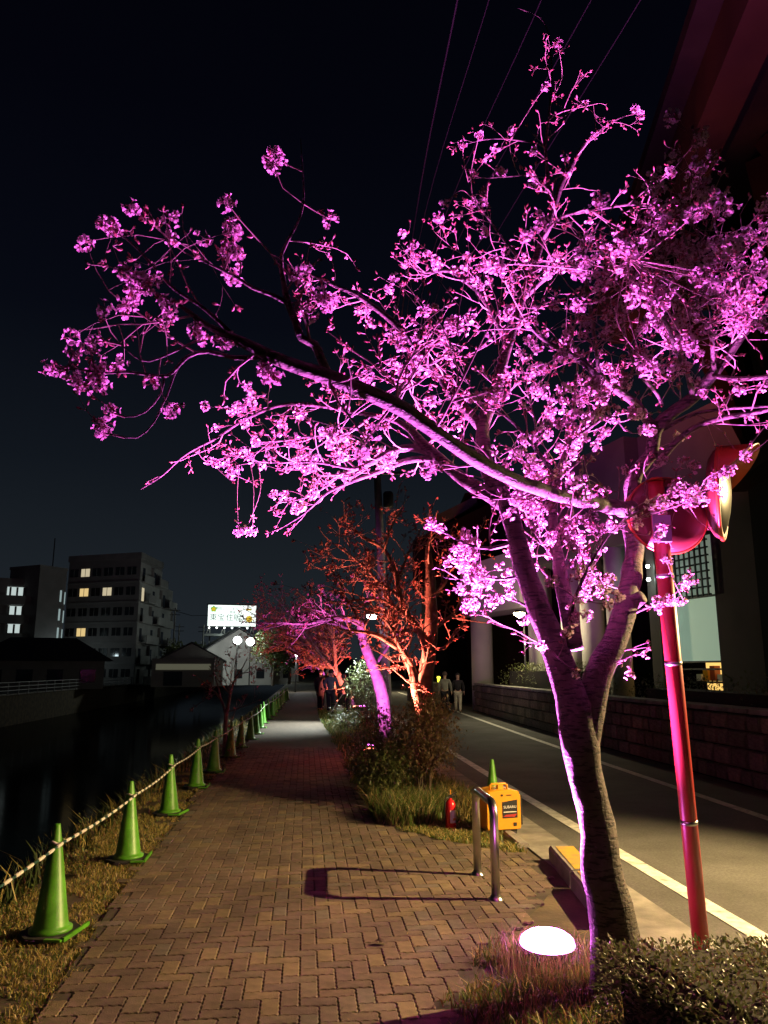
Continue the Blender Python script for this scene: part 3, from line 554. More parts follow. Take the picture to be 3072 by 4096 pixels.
    for x, y, d, k in sprays:
        p = Vector(at(x, y, d)); cand = sorted(skel, key=lambda s: (s[0] - p).length + 4 * s[1])
        q = cand[random.randrange(3)][0]; mid = (p + q) / 2 + Vector((random.gauss(0, .05), random.gauss(0, .05), random.gauss(.02, .04))) * (p - q).length * 1.5
        W, rr = spline([q, mid, p], [.0032, .0024, .0016], .03); TW.tube(W, rr, 5, 0, cap=False)
        place(cls, k, p, p - mid)
        for _ in range(2): place(buds, random.randrange(8), W[random.randrange(len(W) // 2, len(W))], Vector((random.gauss(0, 1), random.gauss(0, 1), random.gauss(.3, 1))), 1.15)
    tw = child_world(TW.obj('twigs', M_ctwig, None, smooth=True), root); tw['kind'] = 'stuff'
    inv = Matrix.Translation(-root.location)
    buds = [(a, inv @ b, c) for a, b, c in buds]; cls = [(a, inv @ b, c) for a, b, c in cls]
    if cls: scatter(root, 'blossom', 'blossoms', CL, cls, TM, petal_limit)
    scatter(root, 'bud', 'buds', BS, buds, TM, 0)
    print('tree', root.name, 'twig faces', len(TW.f), 'buds', len(buds), 'clusters', len(cls))
b0 = at(1338, 2090, 4.22)
cherry = thing('cherry_tree', 'forked cherry tree with pale blossom beside the striped-bark trunk, washed in magenta light', 'tree', (b0[0], b0[1], 0))
cherry['label'] = 'large forked cherry tree in pale blossom lit magenta from the ground, behind the clipped hedge'
build_tree(cherry, LIMBS, 5, crown=CROWN, sprays=SPRAYS)

# ------------------------------------------------------------------ floodlights on the ground
def floodlight(name, label, p, rz, tilt, color, power, estr, target, angle=130, group=None, w_=.34, d_=.25, blend=.6):
    t = thing(name, label, 'floodlight', (p[0], p[1], 0), rz, group)
    M = Matrix.Translation((0, 0, p[2])) @ Matrix.Rotation(tilt, 4, 'X')
    r_ = w_ / 2
    g = G(); g.lathe([(r_ * .45, -.10), (r_ * .8, -.09), (r_ * .96, -.05), (r_, -.02), (r_, .0)], 32); g.xform(M).obj('housing', M_dmetal, t, smooth=True)
    for k in range(7):
        g = G(); xx = -r_ * .66 + k * r_ * 1.32 / 6; g.box((xx, 0, -.115), (.010, 2 * math.sqrt(r_ * r_ * .55 - xx * xx), .04)); g.xform(M).obj('cooling_fin', M_dmetal, t)
    g = G(); g.tube([(r_ * math.cos(a), r_ * math.sin(a), .002) for a in np.linspace(0, 2 * math.pi, 33)[:-1]], .007, 6, closed=True); g.xform(M).obj('rim', M_dmetal, t, smooth=True)
    g = G(); g.lathe([(r_ * .96, .001), (r_ * .92, .03), (r_ * .75, .052), (r_ * .4, .066), (.004, .070)], 32); g.xform(M).obj('lens', emat(name + '_lens', color, estr), t, smooth=True)
    g = G()
    for sx in (-1, 1): g.bar((sx * (w_ / 2 + .012), 0, .01), (sx * (w_ / 2 + .012), 0, p[2]), .006, .03)
    g.bar((-w_ / 2 - .012, 0, .008), (w_ / 2 + .012, 0, .008), .03, .006); g.obj('bracket', M_dmetal, t)
    q = M @ Vector((0, 0, .15)); q = Euler((0, 0, rz)).to_matrix() @ q + Vector((p[0], p[1], 0))
    lamp('floodlight_beam', 'SPOT', q, power, color, t, target, .09, angle, blend); return t
fp = gnd(1182, 2030, .14)
floodlight('floodlight', 'blazing pinkish white floodlight lying face up in the grass beside the cherry trunk', (fp[0], fp[1], .115), R(-12), R(4), C_MAG, P_FLOOD, 62, (fp[0] - .95, fp[1] - .10, 3.), 122, 'colour floodlights under the trees', blend=1.)

# ------------------------------------------------------------------ street lamp that lights the path from across the road
def streetlamp(label, base, h, arm, color, power, spot_target, angle, estr=60, group=None, blend=.5, hs=.3, pr=.05):
    t = thing('street_lamp', label, 'street lamp', base, 0, group); b = Vector(base); e = b + Vector((arm[0], arm[1], h))
    g = G(); g.tube([b + Vector((0, 0, z)) for z in (0, h * .5, h)], [pr, pr * .8, pr * .65], 12); child_world(g.obj('post', M_dmetal, None, smooth=True), t)
    g = G(); g.lathe([(pr * 2.2, 0), (pr * 2.2, .02), (pr * 1.3, .08), (pr * 1.1, .25)], 12, base); child_world(g.obj('base', M_dmetal, None), t)
    d = Vector((arm[0], arm[1], 0))
    if d.length > .01:
        g = G(); g.tube([b + Vector((0, 0, h)), b + d * .5 + Vector((0, 0, h + .08)), e + Vector((0, 0, .06))], .03, 8); child_world(g.obj('arm', M_dmetal, None, smooth=True), t)
    dr = d.normalized() if d.length > .01 else Vector((1, 0, 0)); rz = math.atan2(dr.y, dr.x)
    g = G(); g.box((e.x, e.y, e.z + .05), (hs * 1.6, hs * .8, .09), rz, taper=.75); child_world(bev(g.obj('lamp_head', M_dmetal, None), .015), t)
    g = G(); g.lathe([(hs * .25, -.13), (hs * .55, -.07), (hs * .62, .0), (hs * .5, .012)], 16, e); child_world(g.obj('lamp_glass', emat('lamp_glass', color, estr), None), t)
    if spot_target is None: lamp('lamp_light', 'POINT', e - Vector((0, 0, .24)), power, color, t, None, .06)
    else: lamp('lamp_light', 'SPOT', e - Vector((0, 0, .20)), power, color, t, spot_target, .025, angle, blend)
    return t
streetlamp('short dark lamp post behind the stone wall casting warm light over path and road', (7.0, 5.5, 0), 3.56, (-.3, .05), C_WARM, P_STREET, (1.5, 6.2, 0), 86, 30, None, .85)

# ------------------------------------------------------------------ traffic cones and striped rope
def make_cone(label, group=None):
    t = thing('traffic_cone', label, 'traffic cone', (0, 0, 0), 0, group)
    g = G(); g.lathe([(.128, .028), (.138, .034), (.138, .050), (.120, .058), (.110, .075), (.0225, .692), (.020, .701), (.012, .703)], 32)
    g.obj('body', M_cone, t, smooth=True)
    g = G(); V = []
    for z, s in ((.004, .185), (.022, .19), (.034, .183)):
        for k in range(8):
            a = R(22.5 + 45 * k); c, s_ = math.cos(a), math.sin(a); f = 1 / max(abs(c), abs(s_)); V.append((c * f * s * (.98 if k % 2 else .98), s_ * f * s, z))
    g.add(V, [(i * 8 + k, i * 8 + (k + 1) % 8, (i + 1) * 8 + (k + 1) % 8, (i + 1) * 8 + k) for i in range(2) for k in range(8)] + [tuple(range(16, 24)), tuple(reversed(range(8)))])
    g.obj('base_plate', M_rubber, t)
    g = G(); e = .181
    g.bar((e, -.17, .029), (e, .17, .029), .014, .026); g.bar((.06, -e, .029), (.172, -e, .029), .026, .014); g.obj('plate_rim', M_cone, t); return t
cone0 = make_cone('green traffic cone on a square black base in the roped row along the riverbank', 'roped cones along the riverbank')
CY = [(108, 2025), (276, 1862), (365, 1762), (423, 1703), (461, 1670), (497, 1638), (519, 1617), (540, 1600), (553, 1588)]
cpos = [gnd(x, y)[:2] for x, y in CY]
y = cpos[-1][1]
while y < 44: y += 2.1 + random.uniform(-.25, .25); cpos.append(np.array([-1.36 + .012 * (y - 20) + random.uniform(-.05, .05), y]))
loops = []
for i, (x, yv) in enumerate(cpos):
    c = cone0 if i == 0 else copy_tree(cone0)
    c.location = (x, yv, .012); c.rotation_euler = (random.gauss(0, .012), random.gauss(0, .012), R(random.uniform(-16, 10)) if i else R(-12)); loops.append(Vector((x, yv, .60)))
loops = [Vector((-1.78, 3.1, .60))] + loops
# rope: alternate white and green lengths
seg = []; 
for a, b in zip(loops[:-1], loops[1:]):
    n_ = 30 if a.y < 16 else 14
    off = Vector((.05, 0, 0))
    for k in range(n_): 
        t_ = k / n_; p = a.lerp(b, t_) + off; p.z -= .022 * 4 * t_ * (1 - t_) * (b - a).length / 2.1; seg.append(p)
seg.append(loops[-1])
rope = thing('striped_rope', 'green and white striped rope strung from cone to cone along the riverbank', 'rope', (loops[0].x, loops[0].y, 0))
def resample(P, st):
    L = [0.]
    for a, b in zip(P[:-1], P[1:]): L.append(L[-1] + (b - a).length)
    out_, d, i = [], 0., 0
    while d < L[-1]:
        while L[i + 1] < d: i += 1
        out_.append(P[i].lerp(P[i + 1], (d - L[i]) / (L[i + 1] - L[i]))); d += st
    return out_
rp = resample(seg, .02); k = 0; c_ = 0; white = True; gw, gg = G(), G()
while k < len(rp) - 2:
    n_ = 5 if white else 3; n_ += (1 if random.random() < .3 else 0); P_ = rp[k:min(k + n_ + 1, len(rp))]
    if white:
        g = gw; d0 = (P_[1] - P_[0]); r_ = [.0095] + [.0115] * (len(P_) - 2) + [.0095]
    else: g = gg; r_ = .0085
    if len(P_) > 1: g.tube(P_, r_, 7, 0)
    k += n_; white = not white
a_ = child_world(gw.obj('white_sleeves', M_ropew, None, smooth=True), rope); a_['kind'] = 'stuff'
a_ = child_world(gg.obj('green_cord', M_ropeg, None, smooth=True), rope); a_['kind'] = 'stuff'
for p in loops[1:9]:
    g = G(); g.tube([(p.x + .043 * math.cos(a), p.y + .043 * math.sin(a), p.z - .004 + .008 * math.sin(a * 2)) for a in np.linspace(0, 2 * math.pi, 17)[:-1]], .0085, 6, 0, closed=True); child_world(g.obj('loop', M_ropew, None, smooth=True), rope)
# single cone behind the generator
c2 = make_cone('lone green traffic cone standing behind the yellow generator'); q = gnd(1066, 1776); c2.location = (q[0], q[1], 0); c2.rotation_euler = (0, 0, .3)

# ------------------------------------------------------------------ hoop barrier
t = thing('hoop_barrier', 'stainless steel hoop barrier standing on the brick path', 'barrier', (1.49, 6.58, 0))
P_ = []; y0, y1, hh, rc = 6.22, 6.95, .72, .11
P_.append(Vector((1.48, y0, 0.0))); P_.append(Vector((1.48, y0, hh - rc)))
for k in range(1, 7): a = R(15 * k); P_.append(Vector((1.482, y0 + rc - rc * math.cos(a), hh - rc + rc * math.sin(a))))
for k in range(0, 7): a = R(15 * k); P_.append(Vector((1.498, y1 - rc + rc * math.sin(a), hh - rc + rc * math.cos(a))))
P_.append(Vector((1.50, y1, 0)))
g = G(); g.tube(P_, .034, 18); child_world(g.obj('hoop', M_steel, None, smooth=True), t)
for x, y in ((1.48, y0), (1.50, y1)):
    g = G(); g.lathe([(.06, .02), (.06, .03), (.045, .045), (.036, .06)], 18, (x, y, 0)); child_world(g.obj('foot_collar', M_steel, None, smooth=True), t)

# ------------------------------------------------------------------ generator
gp = gnd(1078, 1800); t = thing('generator', 'yellow portable generator with black name panel standing on the grass verge', 'generator', (gp[0], gp[1], .03), R(10))
gw_, gd_, gh_ = .40, .30, .42
g = G(); V = []
prof = [(-.5, 0.06), (-.47, .0), (.47, .0), (.5, .06), (.5, .80), (.44, .93), (.2, .97), (-.2, .97), (-.44, .93), (-.5, .80)]
for yv, s in ((-.5, .965), (-.46, 1.), (.46, 1.), (.5, .965)):
    for x, z in prof: V.append((x * gw_ * s, yv * gd_, .03 + (z * s + (1 - s) * .5) * gh_))
n_ = len(prof); g.add(V, [(i * n_ + k, i * n_ + (k + 1) % n_, (i + 1) * n_ + (k + 1) % n_, (i + 1) * n_ + k) for i in range(3) for k in range(n_)] + [tuple(reversed(range(n_))), tuple(range(3 * n_, 4 * n_))])
g.xform(Matrix.Diagonal((1, 1, 1, 1))).obj('body', M_yplast, t)
f = -gd_ / 2 - .003
g = G(); g.add([(-.02, f, .15), (.155, f, .15), (.155, f, .335), (-.02, f, .315), ], [(0, 1, 2, 3)]); g.add([(-.02, f + .004, .15), (.155, f + .004, .15), (.155, f + .004, .335), (-.02, f + .004, .315)], [(3, 2, 1, 0)]); pan = g.obj('name_panel', M_black, t)
def text(s, size, loc, rot, m, parent, name='lettering', ext=.0006, align='CENTER'):
    c = bpy.data.curves.new(name, 'FONT'); c.body = s; c.size = size; c.extrude = ext; c.align_x = align; c.align_y = 'CENTER'
    o = bpy.data.objects.new(name + '_src', c); COL.objects.link(o); dg = bpy.context.evaluated_depsgraph_get(); me = bpy.data.meshes.new_from_object(o.evaluated_get(dg)); bpy.data.objects.remove(o); me.materials.clear(); me.materials.append(m)
    ob = link(name, me, parent); ob.location = loc; ob.rotation_euler = rot; return ob
tx = text('SUBARU', .040, (.068, f - .002, .262), (R(90), 0, 0), M_white, pan); tx.scale.x = 1.02
g = G(); g.box((.068, f - .0015, .212), (.15, .002, .008)); g.obj('stripe', M_white, pan)
g = G(); g.add([(-.015, f - .0015, .165), (.12, f - .0015, .16), (.15, f - .0015, .19), (.02, f - .0015, .185)], [(0, 1, 2, 3)]); g.obj('stripe', M_red, pan)
g = G(); g.tube([(-.12, -.06, .43), (-.12, -.06, .475), (-.10, -.06, .49), (.06, -.06, .49), (.08, -.06, .475), (.08, -.06, .43)], .013, 8); g.obj('handle', M_yplast, t, smooth=True)
g = G(); g.box((.0, -.05, .46), (.06, .05, .05)); g.obj('fuel_cap', M_yplast, t)
g = G(); g.box((.06, f - .002, .385), (.06, .006, .006)); g.obj('slot', M_black, t); g = G(); g.box((-.02, f - .002, .385), (.018, .006, .018)); g.obj('switch', M_black, t)
g = G(); g.box((.125, f - .001, .085), (.035, .004, .035)); g.obj('vent', M_dmetal, t)
g = G(); g.box((.212, 0, .22), (.03, gd_ * .8, .30)); g.obj('side_panel', M_black, t)
for sx in (-1, 1):
    for sy in (-1, 1): g = G(); g.box((sx * .13, sy * .1, .0), (.06, .04, .07)); g.obj('foot', M_rubber, t)
# ------------------------------------------------------------------ fire extinguisher
ep = gnd(974, 1797); t = thing('fire_extinguisher', 'red fire extinguisher standing in the grass near the yellow generator', 'fire extinguisher', (ep[0], ep[1], .0))
g = G(); g.lathe([(.05, 0), (.058, .01), (.058, .26), (.052, .30), (.034, .328), (.02, .338), (.018, .352)], 24); g.obj('cylinder', mat('extinguisher_red', (.55, .015, .02), rough=.22), t, smooth=True)
g = G(); g.lathe([(.0586, .10), (.0586, .23)], 24); g.f = [q for q in g.f if len(q) == 4 and (q[0] % 24 in (17, 18, 19, 20, 21, 22))]; g.m = [0] * len(g.f); g.obj('paper_label', M_white, t)
g = G(); g.lathe([(.059, .125), (.059, .150)], 24); g.f = [q for q in g.f if len(q) == 4 and (q[0] % 24 in (19, 20, 21))]; g.m = [0] * len(g.f); g.obj('label_patch', M_yel, t)
g = G(); g.box((0, 0, .365), (.03, .03, .035)); g.bar((-.01, 0, .38), (.075, 0, .415), .016, .008); g.bar((-.01, 0, .372), (.07, 0, .372), .016, .008); g.obj('valve_lever', M_black, t)
g = G(); g.tube([(-.015, -.01, .37), (-.06, -.02, .35), (-.07, -.02, .2), (-.066, -.02, .08)], .008, 8); g.obj('hose', M_black, t, smooth=True)
g = G(); g.tube([(0.005, 0, .385), (.0, 0, .44)], .006, 6); g.obj('safety_pin', M_yplast, t)

# ------------------------------------------------------------------ clipped hedge in front of the tree
def leaf_t(L, wd, mi, curl=.25):
    t = G(); V = [(0, 0, 0), (-wd * .42, L * .35, L * .06), (0, L * .4, L * curl * .2), (wd * .42, L * .35, L * .06), (-wd * .38, L * .68, L * .02), (0, L * .7, L * curl * .25), (wd * .38, L * .68, L * .02), (0, L, -L * curl * .15)]
    t.add(V, [(0, 2, 1), (0, 3, 2), (1, 2, 5, 4), (2, 3, 6, 5), (4, 5, 7), (5, 6, 7)], mi); return t
LM = [M_leaf, M_leaf2, M_leaf3, M_twig]
LT = [leaf_t(.032, .014, 0), leaf_t(.028, .012, 1), leaf_t(.034, .013, 0, .4), leaf_t(.026, .012, 1), leaf_t(.030, .012, 2)]
HL = [(-1.5, 1.75), (1.2, 1.72), (2.2, 1.70), (3.0, 1.64), (3.6, 1.50), (3.95, 1.42)]
def make_hedge():
    t = thing('clipped_hedge', 'low clipped leafy hedge beside the road at the foot of the cherry trunk', 'hedge', (1.95, 2.9, 0)); rnd = random.Random(3)
    inner = G(); ysl = np.linspace(.2, 3.86, 14); V = []
    for y in ysl:
        xl, xr = interp(HL, y) + .07, 2.62
        for x, z in ((xl, .02), (xl, .36), (xl + .08, .43), (xr - .08, .43), (xr, .36), (xr, .02)): V.append((x + .02 * noise.noise((x * 4, y * 4, z * 4)), y, z))
    inner.add(V, [(i * 6 + j, i * 6 + j + 1, (i + 1) * 6 + j + 1, (i + 1) * 6 + j) for i in range(13) for j in range(5)] + [tuple(range(6)), tuple(reversed(range(78, 84)))])
    child_world(inner.obj('twig_core', mat('hedge_core', (.015, .014, .008), (.03, .025, .012), .95, scale=20), None), t)
    pl = []
    for _ in range(21000):
        y = rnd.uniform(.4, 3.97); xl = interp(HL, y); u = rnd.random()
        if u < .52: x = rnd.uniform(xl, 2.68); z = .46; nrm = Vector((0, 0, 1))
        elif u < .85: x = xl; z = rnd.uniform(.03, .46); nrm = Vector((-1, .2, .15))
        elif u < .95: y = 3.95; x = rnd.uniform(1.42, 2.68); z = rnd.uniform(.03, .46); nrm = Vector((0, 1, .2))
        else: x = 2.68; z = rnd.uniform(.1, .46); nrm = Vector((1, 0, .2))
        b_ = .03 * noise.noise((x * 5, y * 5, z * 5)) + .02 * noise.noise((x * 14, y * 14, z * 14)); p = Vector((x, y, z)) + nrm * (b_ + rnd.uniform(-.05, .012))
        e = min(x - xl, 3.97 - y, 2.68 - x)
        if nrm.z > .5 and e < .1: p.z -= (.1 - max(e, 0)) ** 2 * 5
        d = (nrm * rnd.uniform(.1, 1.1) + Vector((rnd.gauss(0, 1), rnd.gauss(0, 1), rnd.gauss(.25, .7))) * .75).normalized()
        M = Matrix.Translation(p - t.location) @ d.to_track_quat('Y', 'Z').to_matrix().to_4x4() @ Matrix.Rotation(rnd.gauss(0, .8), 4, 'Y') @ Matrix.Scale(rnd.uniform(.7, 1.25), 4)
        xx, yy_ = proj(p); vis = 50 if (0 < xx < 1659 and yy_ < 2212) else -100
        red = nrm.z > .5 and noise.noise((x * 6, y * 6, 5)) > .1 and rnd.random() < .4
        pl.append((4 if red else rnd.randrange(4), M, vis - (p - Vector((0, 0, H))).length + rnd.uniform(0, 1.2)))
    scatter(t, 'leaf', 'leaves', LT, pl, LM, 300)
make_hedge()

# ------------------------------------------------------------------ convex traffic mirrors on a red pole
pb = gnd(1521, 2110); t = thing('traffic_mirror', 'tall red pole with twin round convex traffic mirrors under orange hoods', 'traffic mirror', (pb[0], pb[1], 0))
top = Vector(at(1416, 1040, 4.66)); bz = Vector((pb[0], pb[1], 0))
g = G(); g.tube([bz, bz.lerp(top, .5), top], .048, 18); child_world(g.obj('pole', M_red, None, smooth=True), t)
g = G(); g.tube([top, top + Vector((0, 0, .02))], [.058, .03], 18); child_world(g.obj('pole_cap', M_orange, None), t)
M_backsh = mat('back_shell', (.10, .014, .010), (.08, .011, .008), .5, scale=5)
M_mirror = mat('mirror_face', (.80, .80, .76), rough=.16, metal=1.)
def mirror(c, nrm, r):
    nrm = Vector(nrm).normalized(); Q = nrm.to_track_quat('Z', 'Y').to_matrix().to_4x4(); up = Vector((0, 0, 1)); M = Matrix.Translation(c) @ Q
    g = G(); g.lathe([(r * .35, -.075), (r * .8, -.06), (r * .97, -.03), (r * 1.03, .0), (r * 1.03, .02), (r * .97, .02)], 40); child_world(g.xform(M).obj('back_shell', M_backsh, None, smooth=True), t); g = G(); g.tube([(r * 1.03 * math.cos(a), r * 1.03 * math.sin(a), .012) for a in np.linspace(0, 2 * math.pi, 49)[:-1]], .012, 8, closed=True); child_world(g.xform(M).obj('rim', M_orange, None, smooth=True), t)
    g = G(); g.lathe([(r * .975, .012), (r * .9, .022), (r * .75, .036), (r * .5, .05), (r * .25, .058), (.004, .061)], 40); child_world(g.xform(M).obj('mirror_face', M_mirror, None, smooth=True), t)
    # hood: strip of a tube over the upper half
    V = []; Fc = []; loc_up = Q.to_3x3().inverted() @ up; a0 = math.atan2(loc_up.y, loc_up.x); n_ = 20
    for k in range(n_ + 1):
        s = -1 + 2 * k / n_; a = a0 + s * R(78); dep = .20 * (1 - abs(s) ** 2.2) + .02
        for rr, z in ((r * 1.05, -.01), (r * 1.08, dep), (r * 1.06, dep), (r * 1.035, -.01)): V.append((rr * math.cos(a), rr * math.sin(a), z))
    for k in range(n_):
        for j in range(4): Fc.append((k * 4 + j, k * 4 + (j + 1) % 4, (k + 1) * 4 + (j + 1) % 4, (k + 1) * 4 + j))
    Fc += [(3, 2, 1, 0), (n_ * 4, n_ * 4 + 1, n_ * 4 + 2, n_ * 4 + 3)]
    g = G(); g.add(V, Fc); child_world(g.xform(M).obj('hood', M_orange, None, smooth=False), t)
dep = (Vector(pb) - Vector((0, 0, H))).length
m1 = Vector(at(1442, 1112, 4.80)); m2 = Vector(at(1556, 1066, 4.72))
mirror(m1, (.10, 1, -.10), .235); mirror(m2, (.825, -.56, -.08), .275)
g = G(); pz1 = Vector((top.x, top.y, m1.z)); g.bar(pz1 + Vector((0, 0, .03)), m1 + Vector((0, -.05, .03)), .04); g.bar(Vector((top.x, top.y, m2.z)), m2 + Vector((-.05, 0, 0)), .045); child_world(g.obj('bracket', M_dmetal, None), t)
g = G(); g.box((top.x - .01, top.y - .06, top.z - .30), (.11, .012, .16)); child_world(g.obj('notice_plate', mat('plate', (.30, .28, .42), rough=.5), None), t)

for f_ in (.30, .62, .80, .93):
    c = bz.lerp(top, f_); g = G(); g.tube([c, c + (top - bz).normalized() * .022], .0505, 18); child_world(g.obj('steel_band', M_steel, None, smooth=True), t)
# ------------------------------------------------------------------ grass and weeds
def region(n_, x0, x1, y0, y1, test, seed):
    g_ = np.random.default_rng(seed); P = []
    while len(P) < n_:
        x, y = g_.uniform(x0, x1), g_.uniform(y0, y1)
        if test(x, y): P.append((x, y))
    return np.array(P)
nz = lambda x, y, f, s=0: noise.noise((x * f, y * f, s))
P_ = region(26000, -2.2, -1.0, 2.3, 14, lambda x, y: x < interp(PL, y) + .02 + .12 * nz(x, y, 3.) and (nz(x, y, 2.2, 4) > -.25) and random.random() < min(1, 7 / y), 1)
blades('dry_grass', P_, .02, .06, .0035, 1.6, [M_drygrass, M_drygrass2, M_drygrass, M_grass], 2, 'short dry yellow grass along the river side of the path', 'grass')
P_ = region(5000, -2.3, -.9, 14, 40, lambda x, y: x < interp(PL, y) + .05, 3); blades('dry_grass', P_, .03, .09, .006, 1.2, [M_drygrass, M_grass2], 4, 'sparse verge grass under the far roped cones', 'grass')
tst = lambda x, y: x > interp(PR, y) + .10 * nz(x, y, 4.) and x < 2.14 - (.0 if y > 7.5 else .0)
P_ = region(9000, .5, 2.15, 7.7, 10.2, lambda x, y: tst(x, y) and nz(x, y, 3, 2) > -.3, 5); blades('verge_grass', P_, .03, .10, .005, 1.3, [M_drygrass, M_grass, M_drygrass2, M_grass], 6, 'short patchy grass round the generator and extinguisher', 'grass')
def clump(n_, cx, cy, rx, ry, seed):
    g_ = np.random.default_rng(seed); a = g_.uniform(0, 6.28, n_); r_ = np.sqrt(g_.uniform(0, 1, n_)); return np.stack([cx + rx * r_ * np.cos(a), cy + ry * r_ * np.sin(a)], 1)
blades('tall_grass', np.concatenate([clump(1500, 1.18, 9.35, .33, .35, 7), clump(700, 1.5, 9.7, .3, .4, 8), clump(500, 1.0, 9.75, .2, .4, 9)]), .15, .44, .006, .8, [M_grass, M_grass, M_grass2, M_drygrass2], 10, 'tall tangled grass clump beside the bushy shrub', 'grass')
blades('tall_grass', np.concatenate([clump(900, 1.95, 9.9, .25, .7, 17), clump(500, 2.0, 11, .2, .8, 18)]), .12, .38, .006, .9, [M_drygrass, M_grass2, M_drygrass2], 19, 'thin dry grass on the verge behind the fire extinguisher', 'grass')
P_ = region(5200, .55, 1.85, 2.4, 5.3, lambda x, y: x > interp(PR, y) + .22 * nz(x, y, 3.5) and x < interp(HL, min(y, 3.9)) + .05 + (.5 if y > 3.98 else 0) and nz(x, y, 2.6, 9) > -.22, 11)
blades('verge_grass', P_, .03, .15, .004, 1.1, [M_grass, M_drygrass, M_redgrass, M_grass2], 12, 'patchy grass with reddish stems at the foot of the hedge round the floodlight', 'grass')
blades('verge_grass', np.concatenate([clump(120, fp[0] - .27, fp[1] - .05, .12, .22, 21), clump(420, fp[0], fp[1] - .30, .32, .10, 23), clump(16, fp[0] + .17, fp[1] - .08, .06, .14, 24), clump(14, fp[0] - .2, fp[1] - .05, .05, .12, 34)]), .10, .30, .0018, .6, [M_redgrass, M_drygrass2, M_grass], 22, 'long grass stalks standing round the floodlight', 'grass')
P_ = region(9000, .4, 2.2, 11.5, 34, lambda x, y: x > interp(PR, y) + .1 * nz(x, y, 2), 13); blades('strip_grass', P_, .06, .22, .009, 1.0, [M_grass, M_grass, M_drygrass], 14, 'green grass on the planted strip under the lit trees', 'grass')
P_ = region(7000, -5.5, -2.1, 2.5, 26, lambda x, y: True, 15); zz = np.interp(P_[:, 0], [-6.2, -4.6, -2.9, -2.25, -1.9], [-3.6, -2.0, -.55, -.06, 0]); P3 = np.concatenate([P_, zz[:, None]], 1)
blades('bank_grass', P3, .10, .45, .009, .9, [M_grass2, M_drygrass, M_grass2], 16, 'dark rough grass on the sloping riverbank', 'grass')
# tufts among the pavers
P_ = region(1300, .2, 2.0, 3.2, 8, lambda x, y: x < interp(PR, y) and nz(x, y, 2.5, 3) > .22 and ((x / U) % 1 < .16 or (y / U) % 1 < .16), 25); blades('joint_weeds', P_, .015, .05, .003, 1.4, [M_grass, M_drygrass], 26, 'tiny weeds growing in the joints of the brick path', 'weeds')
def weed(label, p, h, n_st, seed, mats, group='weeds along the river edge'):
    rnd = random.Random(seed); t = thing('weed_plant', label, 'plant', p, 0, group); st = G(); pl = []
    for k in range(n_st):
        d = Vector((rnd.gauss(0, .5), rnd.gauss(0, .5), 1)).normalized(); L = h * rnd.uniform(.5, 1); P = [Vector((rnd.gauss(0, .03), rnd.gauss(0, .03), 0))]
        for i in range(5): d = (d + Vector((rnd.gauss(0, .16), rnd.gauss(0, .16), 0))).normalized(); P.append(P[-1] + d * L / 5)
        st.tube(P, [.003, .003, .0025, .002, .0016, .001], 4, cap=False)
        for i in range(1, 6):
            for _ in range(3):
                dd = (d * .4 + Vector((rnd.gauss(0, 1), rnd.gauss(0, 1), rnd.gauss(.3, .6)))).normalized()
                pl.append((rnd.randrange(4), Matrix.Translation(P[i]) @ dd.to_track_quat('Y', 'Z').to_matrix().to_4x4() @ Matrix.Scale(rnd.uniform(.7, 1.5), 4), 0))
    st.obj('stem', M_twig, t); scatter(t, 'leaf', 'leaves', LT, pl, mats, 0)
for i, (x, y, h) in enumerate([(-1.98, 5.5, .36), (-2.05, 6.0, .42), (-1.9, 7.4, .34), (-2.0, 7.75, .38), (-2.1, 8.6, .4), (-1.95, 4.9, .3), (-2.0, 9.6, .4), (-2.1, 11, .45)]):
    weed('leafy weed growing on the dark river edge behind the cones', (x, y, -.02), h, 9, 40 + i, [M_grass, M_drygrass, M_leaf2, M_twig])
g = G(); lf = leaf_t(.09, .06, 0, .9); q = gnd(838, 2052); g.add(lf.v, lf.f); o = g.obj('fallen_leaf', mat('dead_leaf', (.05, .03, .02), rough=.8), label='single dark fallen leaf curled on the brick path', cat='leaf', loc=(q[0], q[1], .034), rot=(.25, .1, 1.2))

